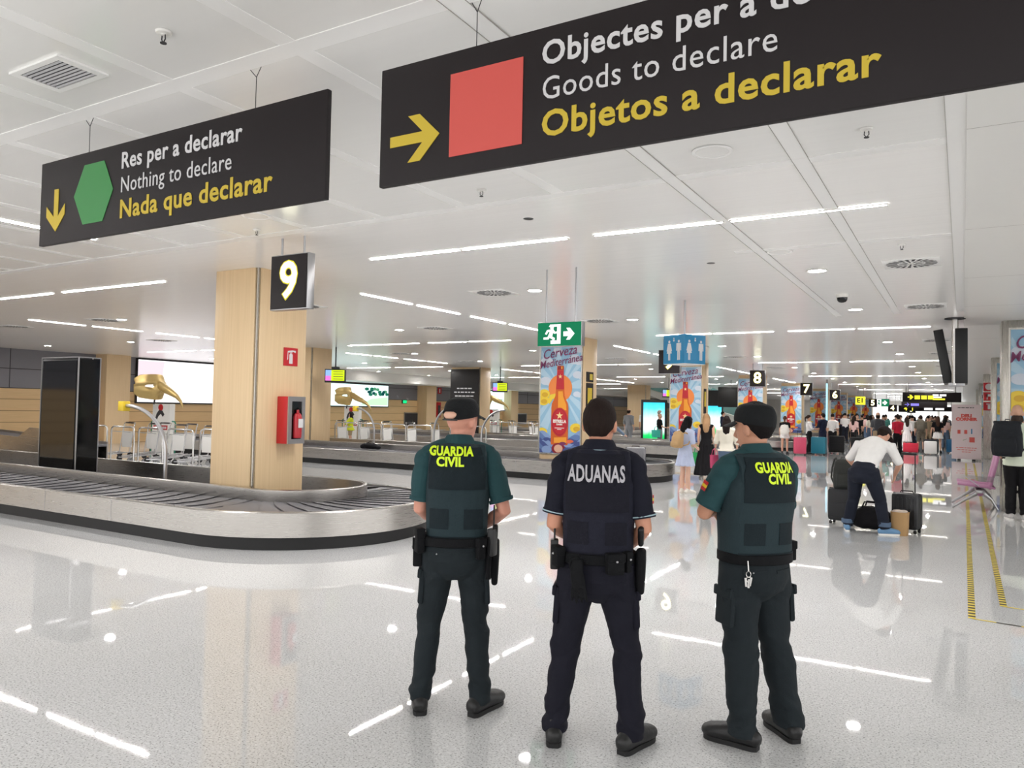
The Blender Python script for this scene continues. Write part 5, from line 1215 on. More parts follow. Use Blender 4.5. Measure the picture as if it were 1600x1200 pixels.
# ---------------------------------------------------------------- the three officers
GREEN = cloth((42, 74, 78)); VEST = cloth((40, 55, 60), .8, 'v'); YOKE = cloth((25, 36, 41), .8, 'v'); TROU = cloth((33, 40, 44)); NAVY = cloth((27, 28, 40)); NVEST = cloth((30, 31, 44), .8, 'v'); NYOKE = cloth((22, 22, 33), .8, 'v'); NTROU = cloth((25, 25, 36))
GEAR = mat('gear_nylon', (15, 16, 19), .75, spec=.2, bump=.2, bscale=150); LEATHER = mat('boot_leather', (26, 26, 27), .45, bump=.15, bscale=60); HIVIS = mat('hi_vis_lettering', (226, 255, 40), .5); SILV = mat('silver_lettering', (186, 184, 190), .45)
PIPE = mat('pale_piping', (170, 196, 206), .6)
def officer(label, loc, rz, H, p, green, skin, hairk, hairc, words, gear):
    root = thing('person', label, 'person', loc, rz); s = p.s; vx = .0075
    shirt_m, vest_m, yoke_m, trou_m = (GREEN, VEST, YOKE, TROU) if green else (NAVY, NVEST, NYOKE, NTROU)
    b = body(p, root, skin_mat(skin), .0075, True); face(p, root, parent=b)
    if hairk: hair(p, root, hairk, hairc, .011)
    # polo shirt with short sleeves
    L = [loft(torso_path(p, .014)[1:], n=24, cap=.15)]
    for i in (0, 1):
        S, E_ = p.sh[i], p.el[i]
        L.append(ellip(S + V3((0, 0, -.012)), .072, .074, .068))
        L.append(loft([(S.lerp(p.spine[3], .3) + V3((0, 0, -.01)), .056, .06), (S + V3((0, 0, -.012)), .060, .066), (S.lerp(E_, .3), .068, .073), (S.lerp(E_, .6), .064, .069), (S.lerp(E_, .80), .062, .067)], n=18, cap=.05))
        L.append(loft([(p.spine[4] + V3((0, 0, -.01)), .06, .055), (S.lerp(p.spine[4], .45) + V3((0, 0, .005)), .055, .058), (S + V3((0, 0, .012)), .05, .056)], side=(0, 1, 0), n=14))
    me = blob_mesh(scaled(L, s), vx, 3); wrinkle(me, lambda c: .009 * fold_noise(c, 9, 17, loc[0])); sh = mesh_obj('polo_shirt', me, shirt_m, root)
    for i in (0, 1):                                # sleeve hems
        S, E_ = p.sh[i], p.el[i]; a, c = S.lerp(E_, .76), S.lerp(E_, .825); sd, up, d = basis(c - a)
        h = MB()
        for lo, hi, rr in ((a, c, .0655),):
            n = 22; ring = []
            for q in (lo, hi):
                for r_ in (rr, rr - .006): ring.append([q + (sd * math.cos(2 * PI * j / n) * r_ + up * math.sin(2 * PI * j / n) * (r_ + .004)) for j in range(n)])
            vs = [v * s for rg in ring for v in rg]; o_ = [0, n, 2 * n, 3 * n]; fs = []
            for j in range(n):
                k = (j + 1) % n
                for A, B in ((0, 2), (2, 3), (3, 1), (1, 0)): fs.append((o_[A] + j, o_[A] + k, o_[B] + k, o_[B] + j))
            h.add(vs, fs)
        hm = h.build('sleeve_hem', shirt_m, sh)
        if not green:
            q = S.lerp(E_, .79)
            MB().tube([(q + sd * math.cos(2 * PI * j / 22) * .0665 + up * math.sin(2 * PI * j / 22) * .0705) * s for j in range(22)], .0035, 6, closed=True).build('piping', PIPE, hm)
    # folded collar
    nb = lerp(p.spine[4], p.head, .25) + V3((0, -.004, 0)); mb = MB(); n = 30; vs = []
    for r_, z in ((.068, .035), (.078, .018), (.094, -.022), (.088, -.024), (.070, .012), (.060, .03)):
        for j in range(n):
            a = 2 * PI * j / n; vs.append((nb + V3((math.cos(a) * r_ * 1.02, math.sin(a) * r_, z - .008 * math.sin(a)))) * s)
    fs = [(i * n + j, i * n + (j + 1) % n, ((i + 1) % 6) * n + (j + 1) % n, ((i + 1) % 6) * n + j) for i in range(6) for j in range(n)]
    co = mb.add(vs, fs).build('collar', shirt_m, sh, ang=50)
    if not green: MB().tube([(nb + V3((math.cos(2 * PI * j / n) * .0965, math.sin(2 * PI * j / n) * .0945, -.02 - .008 * math.sin(2 * PI * j / n)))) * s for j in range(n)], .0035, 6, closed=True).build('piping', PIPE, co)
    # body-armour vest
    def sp(z): # spine centre at height z
        for a, c in zip(p.spine[:-1], p.spine[1:]):
            if a.z <= z <= c.z: return a.lerp(c, (z - a.z) / (c.z - a.z))
        return p.spine[-1]
    vw = gear.get('vw', 1.0)
    L = [loft([(sp(z) + V3((0, -.004, 0)), rx * vw, ry) for z, rx, ry in ((.985, .176, .142), (1.05, .177, .142), (1.15, .180, .146), (1.26, .186, .150), (1.34, .180, .148), (1.41, .162, .138), (1.46, .135, .120), (1.492, .105, .098))], n=30, e=2.7, cap=.12)]
    for sx in (-1, 1):
        L.append(loft([(V3((sx * .125, -.115, 1.36)) + V3((0, 0, 0)), .040, .014), (V3((sx * .122, -.105, 1.43)), .040, .014), (V3((sx * .118, -.05, 1.485)), .038, .013), (V3((sx * .115, .03, 1.485)), .038, .013), (V3((sx * .12, .1, 1.42)), .040, .014), (V3((sx * .12, .115, 1.34)), .04, .014)], side=(1, 0, 0), n=12))
    me = blob_mesh(scaled(L, s), vx, 2); wrinkle(me, lambda c: .005 * fold_noise(c, 6, 10, loc[1]))
    ve = mesh_obj('armour_vest', me, vest_m, root); bv = bvh_of(ve)
    yk = back_patch(ve, bv, 'yoke_panel', yoke_m, lambda z: ((-.152 + .30 * max(0, z / s - 1.39)) * s, (.152 - .30 * max(0, z / s - 1.39)) * s), (1.255 if green else 1.20) * s, 1.478 * s, nx=20, nz=14)
    for cx in (-.093, .093): back_patch(ve, bv, 'side_panel', yoke_m, lambda z, cx=cx: ((cx - .052) * s, (cx + .052) * s), 1.04 * s, 1.15 * s, .001, .002, 8, 6)
    hemb = back_patch(ve, bv, 'lower_hem', yoke_m, lambda z: (-.165 * s, .165 * s), .985 * s, 1.0 * s, .002, .003, 18, 2)
    by = bvh_of(ve)
    for t_, cx, cz, wd, cap, m, bd in words: back_text(yk, by, t_, cx * s, cz * s, wd, cap, m, .0135, bd)
    # cargo trousers
    L = [loft([(lerp(p.spine[0], p.spine[1], .7), .160, .125), (p.spine[0] + V3((0, -.01, .02)), .176, .138), (p.spine[0] + V3((0, -.016, -.07)), .178, .142), (p.spine[0] + V3((0, -.012, -.115)), .158, .118), (p.spine[0] + V3((0, 0, -.16)), .10, .075)], n=26, cap=.2)]
    tw = gear.get('leg', 1.0)
    for i in (0, 1):
        h, k, a = p.hip[i], p.kn[i], p.an[i]
        L.append(loft([(h + V3((0, -.005, .03)), .100, .112), (lerp(h, k, .25), .099 * tw, .106), (lerp(h, k, .6), .085 * tw, .09), (k + V3((0, 0, .02)), .073 * tw, .077 * tw), (lerp(k, a, .3) + V3((0, -.01, 0)), .070 * tw, .078 * tw), (lerp(k, a, .65), .064 * tw, .070 * tw), (lerp(k, a, .88), .066 * tw, .072 * tw), (a + V3((0, .004, .02)), .069 * tw, .078 * tw), (a + V3((0, .006, -.022)), .066 * tw, .076 * tw)], n=20, cap=.05))
    me = blob_mesh(scaled(L, s), vx, 3); kz, az = p.kn[0].z, p.an[0].z
    def fn(c):
        z = c.z / s; t = .30 + 1.0 * math.exp(-((z - kz) / .10) ** 2) + 1.6 * math.exp(-((z - az - .06) / .10) ** 2) + .8 * math.exp(-((z - .76) / .06) ** 2)
        k_ = c.z + .5 * c.x * (1 if c.x > 0 else -1); q_ = V3((c.x, c.y, k_)); return .013 * t * (fold_noise(q_, 6, 13, loc[0] * 3) + .35 * fold_noise(q_, 14, 30, loc[0]))
    wrinkle(me, fn); tr = mesh_obj('cargo_trousers', me, trou_m, root)
    for i, sx in ((0, -1), (1, 1)):                  # thigh pockets and hip pockets
        q = lerp(p.hip[i], p.kn[i], .47); pk = MB().box(-.016, .016, -.07, .07, -.105, .085, 0, .014, rot=Matrix.Rotation(-sx * .06, 3, 'Y'), at=(q + V3((sx * .076 * tw, .0, 0))) * s).build('thigh_pocket', trou_m, tr)
        MB().box(-.011, .011, -.074, .074, -.026, .026, 0, .008, rot=Matrix.Rotation(-sx * .06, 3, 'Y'), at=(q + V3((sx * .088 * tw, 0, .075))) * s).build('pocket_flap', trou_m, pk)
    bt = bvh_of(tr)
    for sx in (-1, 1): back_patch(tr, bt, 'back_pocket', trou_m, lambda z, sx=sx: ((sx * .082 - .058) * s, (sx * .082 + .058) * s), .90 * s, .915 * s, .001, .003, 8, 2)
    MB().add(*ellip((on_back(bt, -.1 * s, .905 * s, .006) or V3((0, 0, 0))), .005, .004, .005)).build('pocket_button', 'alum', tr)
    # boots
    for i in (0, 1): shoe(root, p, i, LEATHER, s, 'rubber', .02, 16, 'boot', 1.12)
    # duty belt with its gear, laid round the hips
    bc = lerp(p.spine[0], p.spine[1], .25); n = 40; vs = []
    rx, ry = .187, .150
    for r_, z in ((0, .026), (.006, .022), (.006, -.022), (0, -.026), (-.014, -.02), (-.014, .02)):
        for j in range(n):
            a = 2 * PI * j / n; ca, sa = math.cos(a), math.sin(a); vs.append((bc + V3((math.copysign(abs(ca) ** .85, ca) * (rx + r_), math.copysign(abs(sa) ** .85, sa) * (ry + r_) - .006, z))) * s)
    belt = MB().add(vs, [(i * n + j, i * n + (j + 1) % n, ((i + 1) % 6) * n + (j + 1) % n, ((i + 1) % 6) * n + j) for i in range(6) for j in range(n)]).build('duty_belt', GEAR, root, ang=50)
    def at_belt(ang, out=0.0, dz=0.0):   # ang measured from straight behind, + towards the right hand
        a = math.radians(ang) - PI / 2; ca, sa = math.cos(a), math.sin(a)
        return (bc + V3((math.copysign(abs(ca) ** .85, ca) * (rx + out), math.copysign(abs(sa) ** .85, sa) * (ry + out) - .006, dz))) * s, Matrix.Rotation(a + PI / 2, 3, 'Z')
    def pouch(ang, w, d, h, dz=0.0, name='belt_pouch', flap=True, m=GEAR, tilt=0.0):
        c, R = at_belt(ang, d / 2, dz); R = R @ Matrix.Rotation(tilt, 3, 'Y')
        o_ = MB().box(-w / 2, w / 2, -d / 2, d / 2, -h / 2, h / 2, 0, .009, rot=R, at=c).build(name, m, belt)
        if flap:
            MB().box(-w / 2 - .003, w / 2 + .003, -d / 2 - .004, d / 2, -h * .22, h * .22, 0, .006, rot=R, at=c + R @ V3((0, -.002, h * .31))).build('flap', m, o_)
            MB().add(*ellip(c + R @ V3((0, -d / 2 - .006, h * .16)), .006, .004, .006)).build('snap', 'alum', o_)
        return o_
    def holster(ang, dz=-.09, k=1.0, tilt=.0):
        c, R = at_belt(ang, .03, dz); R = R @ Matrix.Rotation(tilt, 3, 'X')
        L_ = [loft([(c + R @ V3(q), a_, b_) for q, a_, b_ in (((0, 0, .10), .026, .040), ((0, 0, .03), .026, .042), ((0, .012, -.06), .022, .030), ((0, .016, -.13), .018, .022))], side=R @ V3((0, 1, 0)), n=12, e=3)]
        L_ = [loft([(c + R @ V3((0, 0, .10 * k)), .042, .024), (c + R @ V3((0, 0, .02)), .042, .025), (c + R @ V3((.006, 0, -.07)), .032, .021), (c + R @ V3((.01, 0, -.14)), .024, .017)], side=R @ V3((1, 0, 0)), n=14, e=3)]
        o_ = mesh_obj('holster', blob_mesh(L_, .007, 1), GEAR, belt)
        mesh_obj('pistol_grip', blob_mesh([loft([(c + R @ V3((-.005, 0, .10)), .017, .014), (c + R @ V3((-.03, -.004, .15)), .019, .015), (c + R @ V3((-.045, -.006, .185)), .02, .015)], side=R @ V3((1, 0, 0)), n=10, e=3)], .006, 1), 'black', o_)
        return o_
    for g_ in gear['items']:
        if g_[0] == 'pouch': pouch(*g_[1:])
        elif g_[0] == 'holster': holster(*g_[1:])
        elif g_[0] == 'baton':
            c, R = at_belt(g_[1], .02, -.06); MB().tube([c + R @ V3((0, 0, .09)), c + R @ V3((0, 0, .02)), c + R @ V3((0, 0, -.14))], [.017, .015, .014], 10).build('baton_holder', GEAR, belt)
        elif g_[0] == 'radio':
            c, R = at_belt(g_[1], .03, .0); o_ = MB().box(-.03, .03, -.02, .02, -.09, .06, 0, .008, rot=R, at=c).build('radio', 'black', belt); MB().tube([c + R @ V3((.015, 0, .06)), c + R @ V3((.018, 0, .2))], .005, 7).build('antenna', 'black', o_)
        elif g_[0] == 'gloves':
            c, R = at_belt(g_[1], .02, -.02)
            o_ = MB().tube([c + R @ V3((.03 * math.cos(2 * PI * j / 14), -.012, .03 * math.sin(2 * PI * j / 14))) for j in range(14)], .009, 7, closed=True).build('glove_ring', GEAR, belt)
            L_ = [loft([(c + R @ V3((.01, -.012, .02)), .03, .022), (c + R @ V3((.005, -.016, -.03)), .034, .026), (c + R @ V3((.012, -.014, -.07)), .038, .022), (c + R @ V3((.018, -.012, -.11)), .036, .018)], n=12, side=(R @ V3((1, 0, 0))))]
            for k, x in enumerate((-.014, .004, .024, .044)): L_.append(loft([(c + R @ V3((x, -.012, -.10)), .010, .010), (c + R @ V3((x * 1.25, -.012, -.15)), .009, .009), (c + R @ V3((x * 1.35, -.01, -.185 + .008 * abs(k - 1))), .007, .007)], n=8, side=(R @ V3((1, 0, 0)))))
            mesh_obj('hanging_gloves', blob_mesh(L_, .006, 1), GEAR, o_)
        elif g_[0] == 'keys':
            c, R = at_belt(g_[1], .006, -.03); kk = MB()
            kk.tube([c + R @ V3((0, -.006, .03)), c + R @ V3((.004, -.01, -.02))], .003, 6)
            for q, z in ((.011, -.035), (.010, -.06)): kk.tube([c + R @ V3((.004 + q * math.cos(2 * PI * j / 10), -.011, z + q * 1.4 * math.sin(2 * PI * j / 10))) for j in range(10)], .0025, 5, closed=True)
            for x, z in ((-.008, -.075), (.006, -.08), (.014, -.07)): kk.box(-.005, .005, -.0015, .0015, -.024, .02, rot=R @ Matrix.Rotation(x * 12, 3, 'Y'), at=c + R @ V3((x, -.012, z)))
            kk.build('key_ring', 'chrome', belt)
    return root, b, sh
def uniform_cap(root, p, head_yaw_open=False):
    T = p.head_T(); s = p.s; m = cloth((24, 26, 28), .8, 'h')
    def phi(a):
        c = math.cos(a); base = math.radians(98 + (-c) * 12)
        return base
    vs, fs = cap_shell(T, s, (.092, .112, .116), (0, -.010, .126), phi, .008, 36, 12)
    # flatten the crown into the low drum of a service cap
    Ti = T.inverted()
    out = []
    for v in vs:
        q = Ti @ (v / s)
        zt = .206 + .012 * (q.y + .01) / .1
        if q.z > .15: 
            r = math.hypot(q.x / .092, (q.y + .01) / .112); 
        if q.z > zt: q.z = zt + (q.z - zt) * .5
        k = 1 + .06 * max(0, (q.z - .12) / .08) if q.z < .205 else 1.06
        q.x *= k; q.y = (q.y + .01) * k - .01
        out.append((T @ q) * s)
    mb = MB().add(out, fs); c_ = mb.build('service_cap', m, root, ang=50)
    # brim
    n = 16; vs = []; fs = []
    for lay in (0, 1):
        for i in range(4):
            for j in range(n + 1):
                a = -1.05 + 2.1 * j / n; r = 1.0 + .58 * (i / 3) * math.cos(a * .85) ** .8
                z = .134 - .020 * (i / 3) - .012 * (1 - math.cos(a)) * 2 - .004 * lay
                vs.append((T @ V3((.092 * math.sin(a) * (1 + (r - 1) * .55), -.01 + .114 * math.cos(a) * r, z))) * s)
    Q = 4 * (n + 1)
    for i in range(3):
        for j in range(n):
            a = i * (n + 1) + j; fs.append((a, a + 1, a + n + 2, a + n + 1)); fs.append((Q + a, Q + a + n + 1, Q + a + n + 2, Q + a + 1))
    for j in range(n): a = 3 * (n + 1) + j; fs.append((a, a + 1, Q + a + 1, Q + a))
    for i in range(3):
        for j in (0, n): a = i * (n + 1) + j; fs.append((a, a + n + 1, Q + a + n + 1, Q + a))
    MB().add(vs, fs).build('brim', m, c_, ang=50)
    if head_yaw_open:   # bare opening at the back over the strap
        MB().add(*ellip((T @ V3((0, -.112, .118))) * s, .043 * s, .016 * s, .027 * s, 16, 10, (T.to_3x3() @ Matrix.Rotation(-.25, 3, 'X')))).build('scalp_opening', skin_mat((224, 176, 152)), c_)
        MB().tube([(T @ V3((x, -.012 - math.sqrt(max(0, 1 - (x / .097) ** 2)) * .113, .090))) * s for x in [-.05 + .01 * k for k in range(11)]], .0055 * s, 6).build('strap', 'black', c_)
        MB().tube([(T @ V3((x, -.010 - math.sqrt(max(0, 1 - (x / .1) ** 2)) * .116, .148 - .02 * abs(x / .05) ** 2))) * s for x in [-.05 + .01 * k for k in range(11)]], .006 * s, 6).build('opening_seam', m, c_)
    return c_
DEG = math.radians
# left officer
p = Pose(1.75); p.b = .93
p.an = [V3((-.185, .05, .085)), V3((.15, .02, .085))]; p.kn = [V3((-.14, .04, .49)), V3((.115, .03, .49))]; p.toe = [DEG(6), DEG(-36)]
p.hip = [V3((-.09, 0, .90)), V3((.09, 0, .90))]; p.yaw = DEG(-36); p.pitch = DEG(-3)
p.sh = [V3((-.175, -.01, 1.415)), V3((.178, -.01, 1.415))]; p.head = V3((.015, 0, 1.535)); p.el = [V3((-.205, .01, 1.13)), V3((.262, -.03, 1.13))]; p.wr = [V3((-.09, .19, 1.02)), V3((.11, .18, .99))]; p.hd = [V3((.9, .35, -.1)), V3((-.9, .35, -.1))]; p.pn = [V3((0, -.5, -1)), V3((0, -.5, -1))]; p.curl = .6
r1, b1, sh1 = officer('uniformed officer in green with cap and yellow GUARDIA CIVIL on the back, left of three', (-2.432, 3.539, 0), DEG(33), 1.75, p, True, (222, 158, 136), None, None,
    [('GUARDIA', -.035, 1.458, .23, .044, HIVIS, .003), ('CIVIL', -.038, 1.404, .140, .044, HIVIS, .003)],
    dict(leg=.95, vw=.97, items=[('holster', 82, -.10), ('pouch', 38, .05, .035, .11, -.03), ('baton', 58), ('pouch', -70, .07, .045, .13, .0), ('pouch', -88, .06, .05, .16, -.07), ('radio', 64)]))
uniform_cap(r1, p, True)
# middle officer
p = Pose(1.755); p.b = 1.0
p.an = [V3((-.21, .05, .085)), V3((.175, .03, .085))]; p.kn = [V3((-.155, .04, .49)), V3((.145, .03, .49))]; p.toe = [DEG(5), DEG(-32)]
p.hip = [V3((-.095, 0, .91)), V3((.095, 0, .91))]; p.yaw = DEG(-12); p.pitch = DEG(-2)
p.sh = [V3((-.172, -.01, 1.415)), V3((.172, -.01, 1.415))]; p.el = [V3((-.222, -.02, 1.115)), V3((.228, -.03, 1.11))]; p.wr = [V3((-.13, .18, 1.0)), V3((.13, .17, .97))]; p.hd = [V3((.9, .35, -.2)), V3((-.9, .35, -.2))]; p.pn = [V3((0, -.5, -1)), V3((0, -.5, -1))]; p.curl = .6
r2, b2, sh2 = officer('bare-headed officer in navy with ADUANAS in silver on the back, in the middle', (-1.586, 3.568, 0), DEG(21), 1.755, p, False, (214, 152, 124), 'short', (40, 30, 27),
    [('ADUANAS', -.005, 1.385, .27, .074, SILV, .003)],
    dict(leg=1.0, vw=1.0, items=[('pouch', -62, .075, .045, .10, .0), ('gloves', -22), ('pouch', 22, .085, .05, .10, -.01), ('pouch', 44, .035, .035, .10, -.005, 'flashlight_pouch'), ('holster', 80, -.03, .7), ('radio', -84)]))
# right officer: arms folded, turned to the left
p = Pose(1.745); p.b = 1.05
p.an = [V3((-.075, -.02, .085)), V3((.225, .0, .085))]; p.kn = [V3((-.07, .01, .49)), V3((.155, .03, .49))]; p.toe = [DEG(33), DEG(-8)]
p.hip = [V3((-.09, 0, .91)), V3((.09, 0, .91))]; p.yaw = DEG(22); p.pitch = DEG(-4)
p.el = [V3((-.25, .08, 1.18)), V3((.25, .08, 1.17))]; p.wr = [V3((-.03, .25, 1.20)), V3((.05, .24, 1.16))]; p.hd = [V3((1, .05, .1)), V3((-1, .05, -.05))]; p.pn = [V3((0, -1, 0)), V3((0, -1, 0))]; p.curl = .35
r3, b3, sh3 = officer('uniformed officer in green with folded arms and yellow GUARDIA CIVIL, right of three', (-.934, 4.084, 0), DEG(50), 1.745, p, True, (206, 150, 122), 'short', (24, 20, 20),
    [('GUARDIA', .012, 1.43, .22, .046, HIVIS, .003), ('CIVIL', .028, 1.375, .135, .046, HIVIS, .003)],
    dict(leg=1.13, vw=1.06, items=[('keys', -40), ('pouch', 84, .06, .04, .10, .02)]))
uniform_cap(r3, p, False)
for r_, sh_, el, si in ((r3, sh3, p.el[0], p.sh[0]),):      # flag patch on the left sleeve
    q = si.lerp(el, .45); d = (el - si).normalized(); o_ = V3((-1, -.1, .1)); o_ = (o_ - d * o_.dot(d)).normalized(); sd = d.cross(o_)
    for k, (m, w) in enumerate((('red', -.016), ('yellow', 0), ('red', .016))):
        MB().box(-.016, .016, -.003, .003, -.009, .009, rot=Matrix((sd, o_, d)).transposed(), at=(q + o_ * .078 + d * w) * 1.0).build('flag_patch', m, sh_)
q = V3((.172, -.01, 1.415)).lerp(V3((.228, -.03, 1.11)), .5)
for k, (m, w) in enumerate((('red', -.014), ('yellow', 0), ('red', .014))): MB().box(-.003, .003, -.014, .014, -.007, .007, at=q + V3((.071, .0, -w))).build('flag_patch', m, sh2)
# ---------------------------------------------------------------- luggage
def suitcase(label, loc, rz, rgb, w=.42, h=.62, d=.27, ext=0.0, shell=True, lean=0.0):
    r = thing('suitcase', label, 'suitcase', loc, rz); m = mat('case_%d_%d_%d' % rgb, rgb, .38 if shell else .75, bump=0 if shell else .2, bscale=150); z0 = .055
    sh = MB().box(-w / 2, w / 2, -d / 2, d / 2, z0, z0 + h, 0, .045).build('shell', m, r)
    if shell:
        mb = MB()
        for k in range(6):
            x = -w * .36 + w * .72 * k / 5
            for sy in (-1, 1): mb.box(x - .012, x + .012, sy * d / 2 - .006, sy * d / 2 + .006, z0 + .06, z0 + h - .06, 0, .004)
        mb.build('rib_pattern', m, sh)
    else:
        MB().box(-w * .4, w * .4, -d / 2 - .02, -d / 2 + .01, z0 + .06, z0 + h * .55, 0, .015).build('front_pocket', m, r)
    MB().box(-w / 2 - .003, w / 2 + .003, -.006, .006, z0 - .002, z0 + h + .003, 0, .004).build('zip_seam', 'black', sh)
    MB().tube([(-.09, 0, z0 + h), (-.08, 0, z0 + h + .03), (.08, 0, z0 + h + .03), (.09, 0, z0 + h)], .009, 7).build('carry_handle', 'black', r)
    if ext > 0: 
        hd = MB().tube([(-.085, d * .3, z0 + h - .02), (-.085, d * .3, z0 + h + ext)], .009, 7).tube([(.085, d * .3, z0 + h - .02), (.085, d * .3, z0 + h + ext)], .009, 7).build('telescopic_handle', 'black', r)
        MB().box(-.11, .11, d * .3 - .018, d * .3 + .018, z0 + h + ext - .01, z0 + h + ext + .025, 0, .01).build('grip', 'black', hd)
    for sx in (-1, 1):
        for sy in (-1, 1):
            MB().lathe([(0, -.016), (.024, -.016), (.027, 0), (.024, .016), (0, .016)], 12, axis='x').build('wheel', 'rubber', r, loc=(sx * w * .38, sy * d * .34, .027))
    return r
def backpack(label, loc, rz, rgb, w=.31, h=.46, d=.17, strap=True, tilt=0.0, roll_top=False):
    """loc is the middle of the back panel; +y is the wearer's side"""
    r = thing('backpack', label, 'backpack', loc, rz); m = cloth(rgb, .7, 'b')
    R = Matrix.Rotation(tilt, 4, 'X')
    L = [loft([(V3((0, -d * .5, -h * .5)), w * .46, d * .46), (V3((0, -d * .52, -h * .25)), w * .5, d * .52), (V3((0, -d * .5, h * .15)), w * .48, d * .48), (V3((0, -d * .42, h * .42)), w * .42, d * .36), (V3((0, -d * .38, h * .52)), w * (.46 if roll_top else .3), d * (.12 if roll_top else .2))], n=18, e=3.2, cap=.2)]
    me = blob_mesh(L, .014, 2); me.transform(R); wrinkle(me, lambda c: .006 * noise.noise((c.x * 12, c.y * 12, c.z * 14))); o = mesh_obj('pack_body', me, m, r)
    pk = blob_mesh([loft([(V3((0, -d * .98, -h * .42)), w * .36, d * .14), (V3((0, -d, -h * .2)), w * .38, d * .18), (V3((0, -d * .94, h * .02)), w * .34, d * .12)], n=14, e=3)], .012, 1); pk.transform(R); mesh_obj('front_pocket', pk, m, o)
    if strap:
        for sx in (-1, 1): MB().tube([R @ V3(q) for q in ((sx * w * .28, -.02, h * .42), (sx * w * .3, .06, h * .5), (sx * w * .34, .16, h * .4), (sx * w * .42, .19, h * .1), (sx * w * .5, .1, -h * .22), (sx * w * .42, -.02, -h * .36))], .014, 7).build('strap', m, r)
    MB().tube([R @ V3(q) for q in ((-.04, -d * .3, h * .5), (-.03, -d * .3, h * .57), (.03, -d * .3, h * .57), (.04, -d * .3, h * .5))], .008, 6).build('grab_loop', m, r)
    return r
def shopping_bag(label, loc, rz, rgb, w=.36, h=.36, d=.14, rough=.6, handles=True):
    r = thing('shopping_bag', label, 'shopping bag', loc, rz); m = mat('bag_%d_%d_%d' % rgb, rgb, rough, var=.06, scale=6)
    mb = MB(); vs = []; n = 20; L_ = ((0, .92), (h * .4, 1.0), (h * .8, 1.02), (h, 1.06)); 
    for inn in (0, 1):
        for z, k in L_:
            for j in range(n):
                a = 2 * PI * j / n; ca, sa = math.cos(a), math.sin(a); q = (w / 2 - inn * .006) * k; e = (d / 2 - inn * .006) * k
                vs.append((math.copysign(abs(ca) ** .5, ca) * q, math.copysign(abs(sa) ** .5, sa) * e, max(z, inn * .01)))
    fs = []
    for i in range(3):
        for j in range(n):
            a = i * n + j; b = i * n + (j + 1) % n; fs.append((a, b, b + n, a + n)); fs.append((4 * n + a, 4 * n + a + n, 4 * n + b + n, 4 * n + b))
    for j in range(n): fs.append((3 * n + j, 3 * n + (j + 1) % n, 7 * n + (j + 1) % n, 7 * n + j))
    fs.append(tuple(range(n))[::-1]); fs.append(tuple(4 * n + j for j in range(n)))
    mb.add(vs, fs).build('bag_body', m, r, ang=50)
    if handles:
        for sy in (-1, 1): MB().tube([(-w * .22, sy * d * .5, h * .95), (-w * .16, sy * d * .3, h * 1.35), (0, 0, h * 1.52), (w * .16, sy * d * .3, h * 1.35), (w * .22, sy * d * .5, h * .95)], .008, 6).build('handle', m, r)
    return r

# ---------------------------------------------------------------- travellers near enough to read
LB = cloth((196, 206, 232)); BLK = cloth((22, 21, 24)); CREAM = cloth((236, 230, 214)); JEAN = cloth((88, 106, 130)); WHT = cloth((240, 238, 236)); DJ = cloth((30, 34, 46)); MINT = cloth((226, 234, 214)); DEN = cloth((118, 136, 158))
GRY = cloth((140, 142, 146)); RED = cloth((206, 40, 66)); CAMO = mat('camouflage_cloth', (118, 110, 96), .85, var=.55, scale=14); YEL = cloth((206, 214, 52)); TEALC = cloth((80, 150, 140)); PNK = cloth((222, 186, 180)); KHK = cloth((170, 150, 122)); DGRY = cloth((86, 88, 92)); NVY = cloth((32, 38, 60))
# woman in the pale blue dress
p = Pose(1.62, .95, True); p.an = [V3((-.06, -.02, .085)), V3((.07, .03, .085))]; p.kn = [V3((-.06, .0, .5)), V3((.068, .03, .5))]; p.hip = [V3((-.075, 0, .92)), V3((.075, 0, .92))]
p.spine[2] = V3((0, .01, 1.26)); p.spine[3] = V3((0, .03, 1.41)); p.spine[4] = V3((0, .05, 1.48)); p.head = V3((0, .08, 1.515)); p.sh = [V3((-.15, .02, 1.40)), V3((.15, .02, 1.40))]; p.pitch = DEG(-10); p.yaw = DEG(-8)
p.el = [V3((-.25, -.03, 1.14)), V3((.22, .0, 1.13))]; p.wr = [V3((-.18, .18, 1.08)), V3((.16, .22, 1.02))]; p.hd = [V3((.3, 1, 0)), V3((-.2, 1, -.2))]; p.pn = [V3((1, -.2, 0)), V3((-1, -.2, 0))]
human('woman in a short pale blue dress with long black hair and a tan backpack', (-4.93, 15.42, 0), DEG(-22), p, (222, 178, 154), 'long', (22, 20, 22), LB, .42, None, 1, (LB, .30, .05), (226, 220, 210), 'white', vox=.012, faces=True, hem=.1, g=.022)
backpack('small tan backpack worn by the woman in the pale blue dress', (-4.985, 15.25, 1.12), DEG(-22), (190, 156, 112), .27, .32, .15, True, -.12)
# woman in the black strapless dress
p = Pose(1.66, 1.0, True); p.head = V3((0, .0, 1.53)); p.el = [V3((-.20, -.02, 1.14)), V3((.20, -.02, 1.14))]; p.wr = [V3((-.2, .06, .9)), V3((.17, .16, 1.05))]
human('woman in a long strapless black dress with blonde hair, holding the green bag', (-5.55, 19.05, 0), DEG(12), p, (226, 176, 146), 'long', (176, 140, 104), BLK, 0, None, 1, (BLK, .80, .14), (226, 220, 214), 'white', vox=.014, off_shoulder=True, hem=.05)
shopping_bag('green shopping bag held by the woman in the long black dress', (-5.76, 19.02, .34), DEG(20), (30, 160, 84), .36, .34, .12)
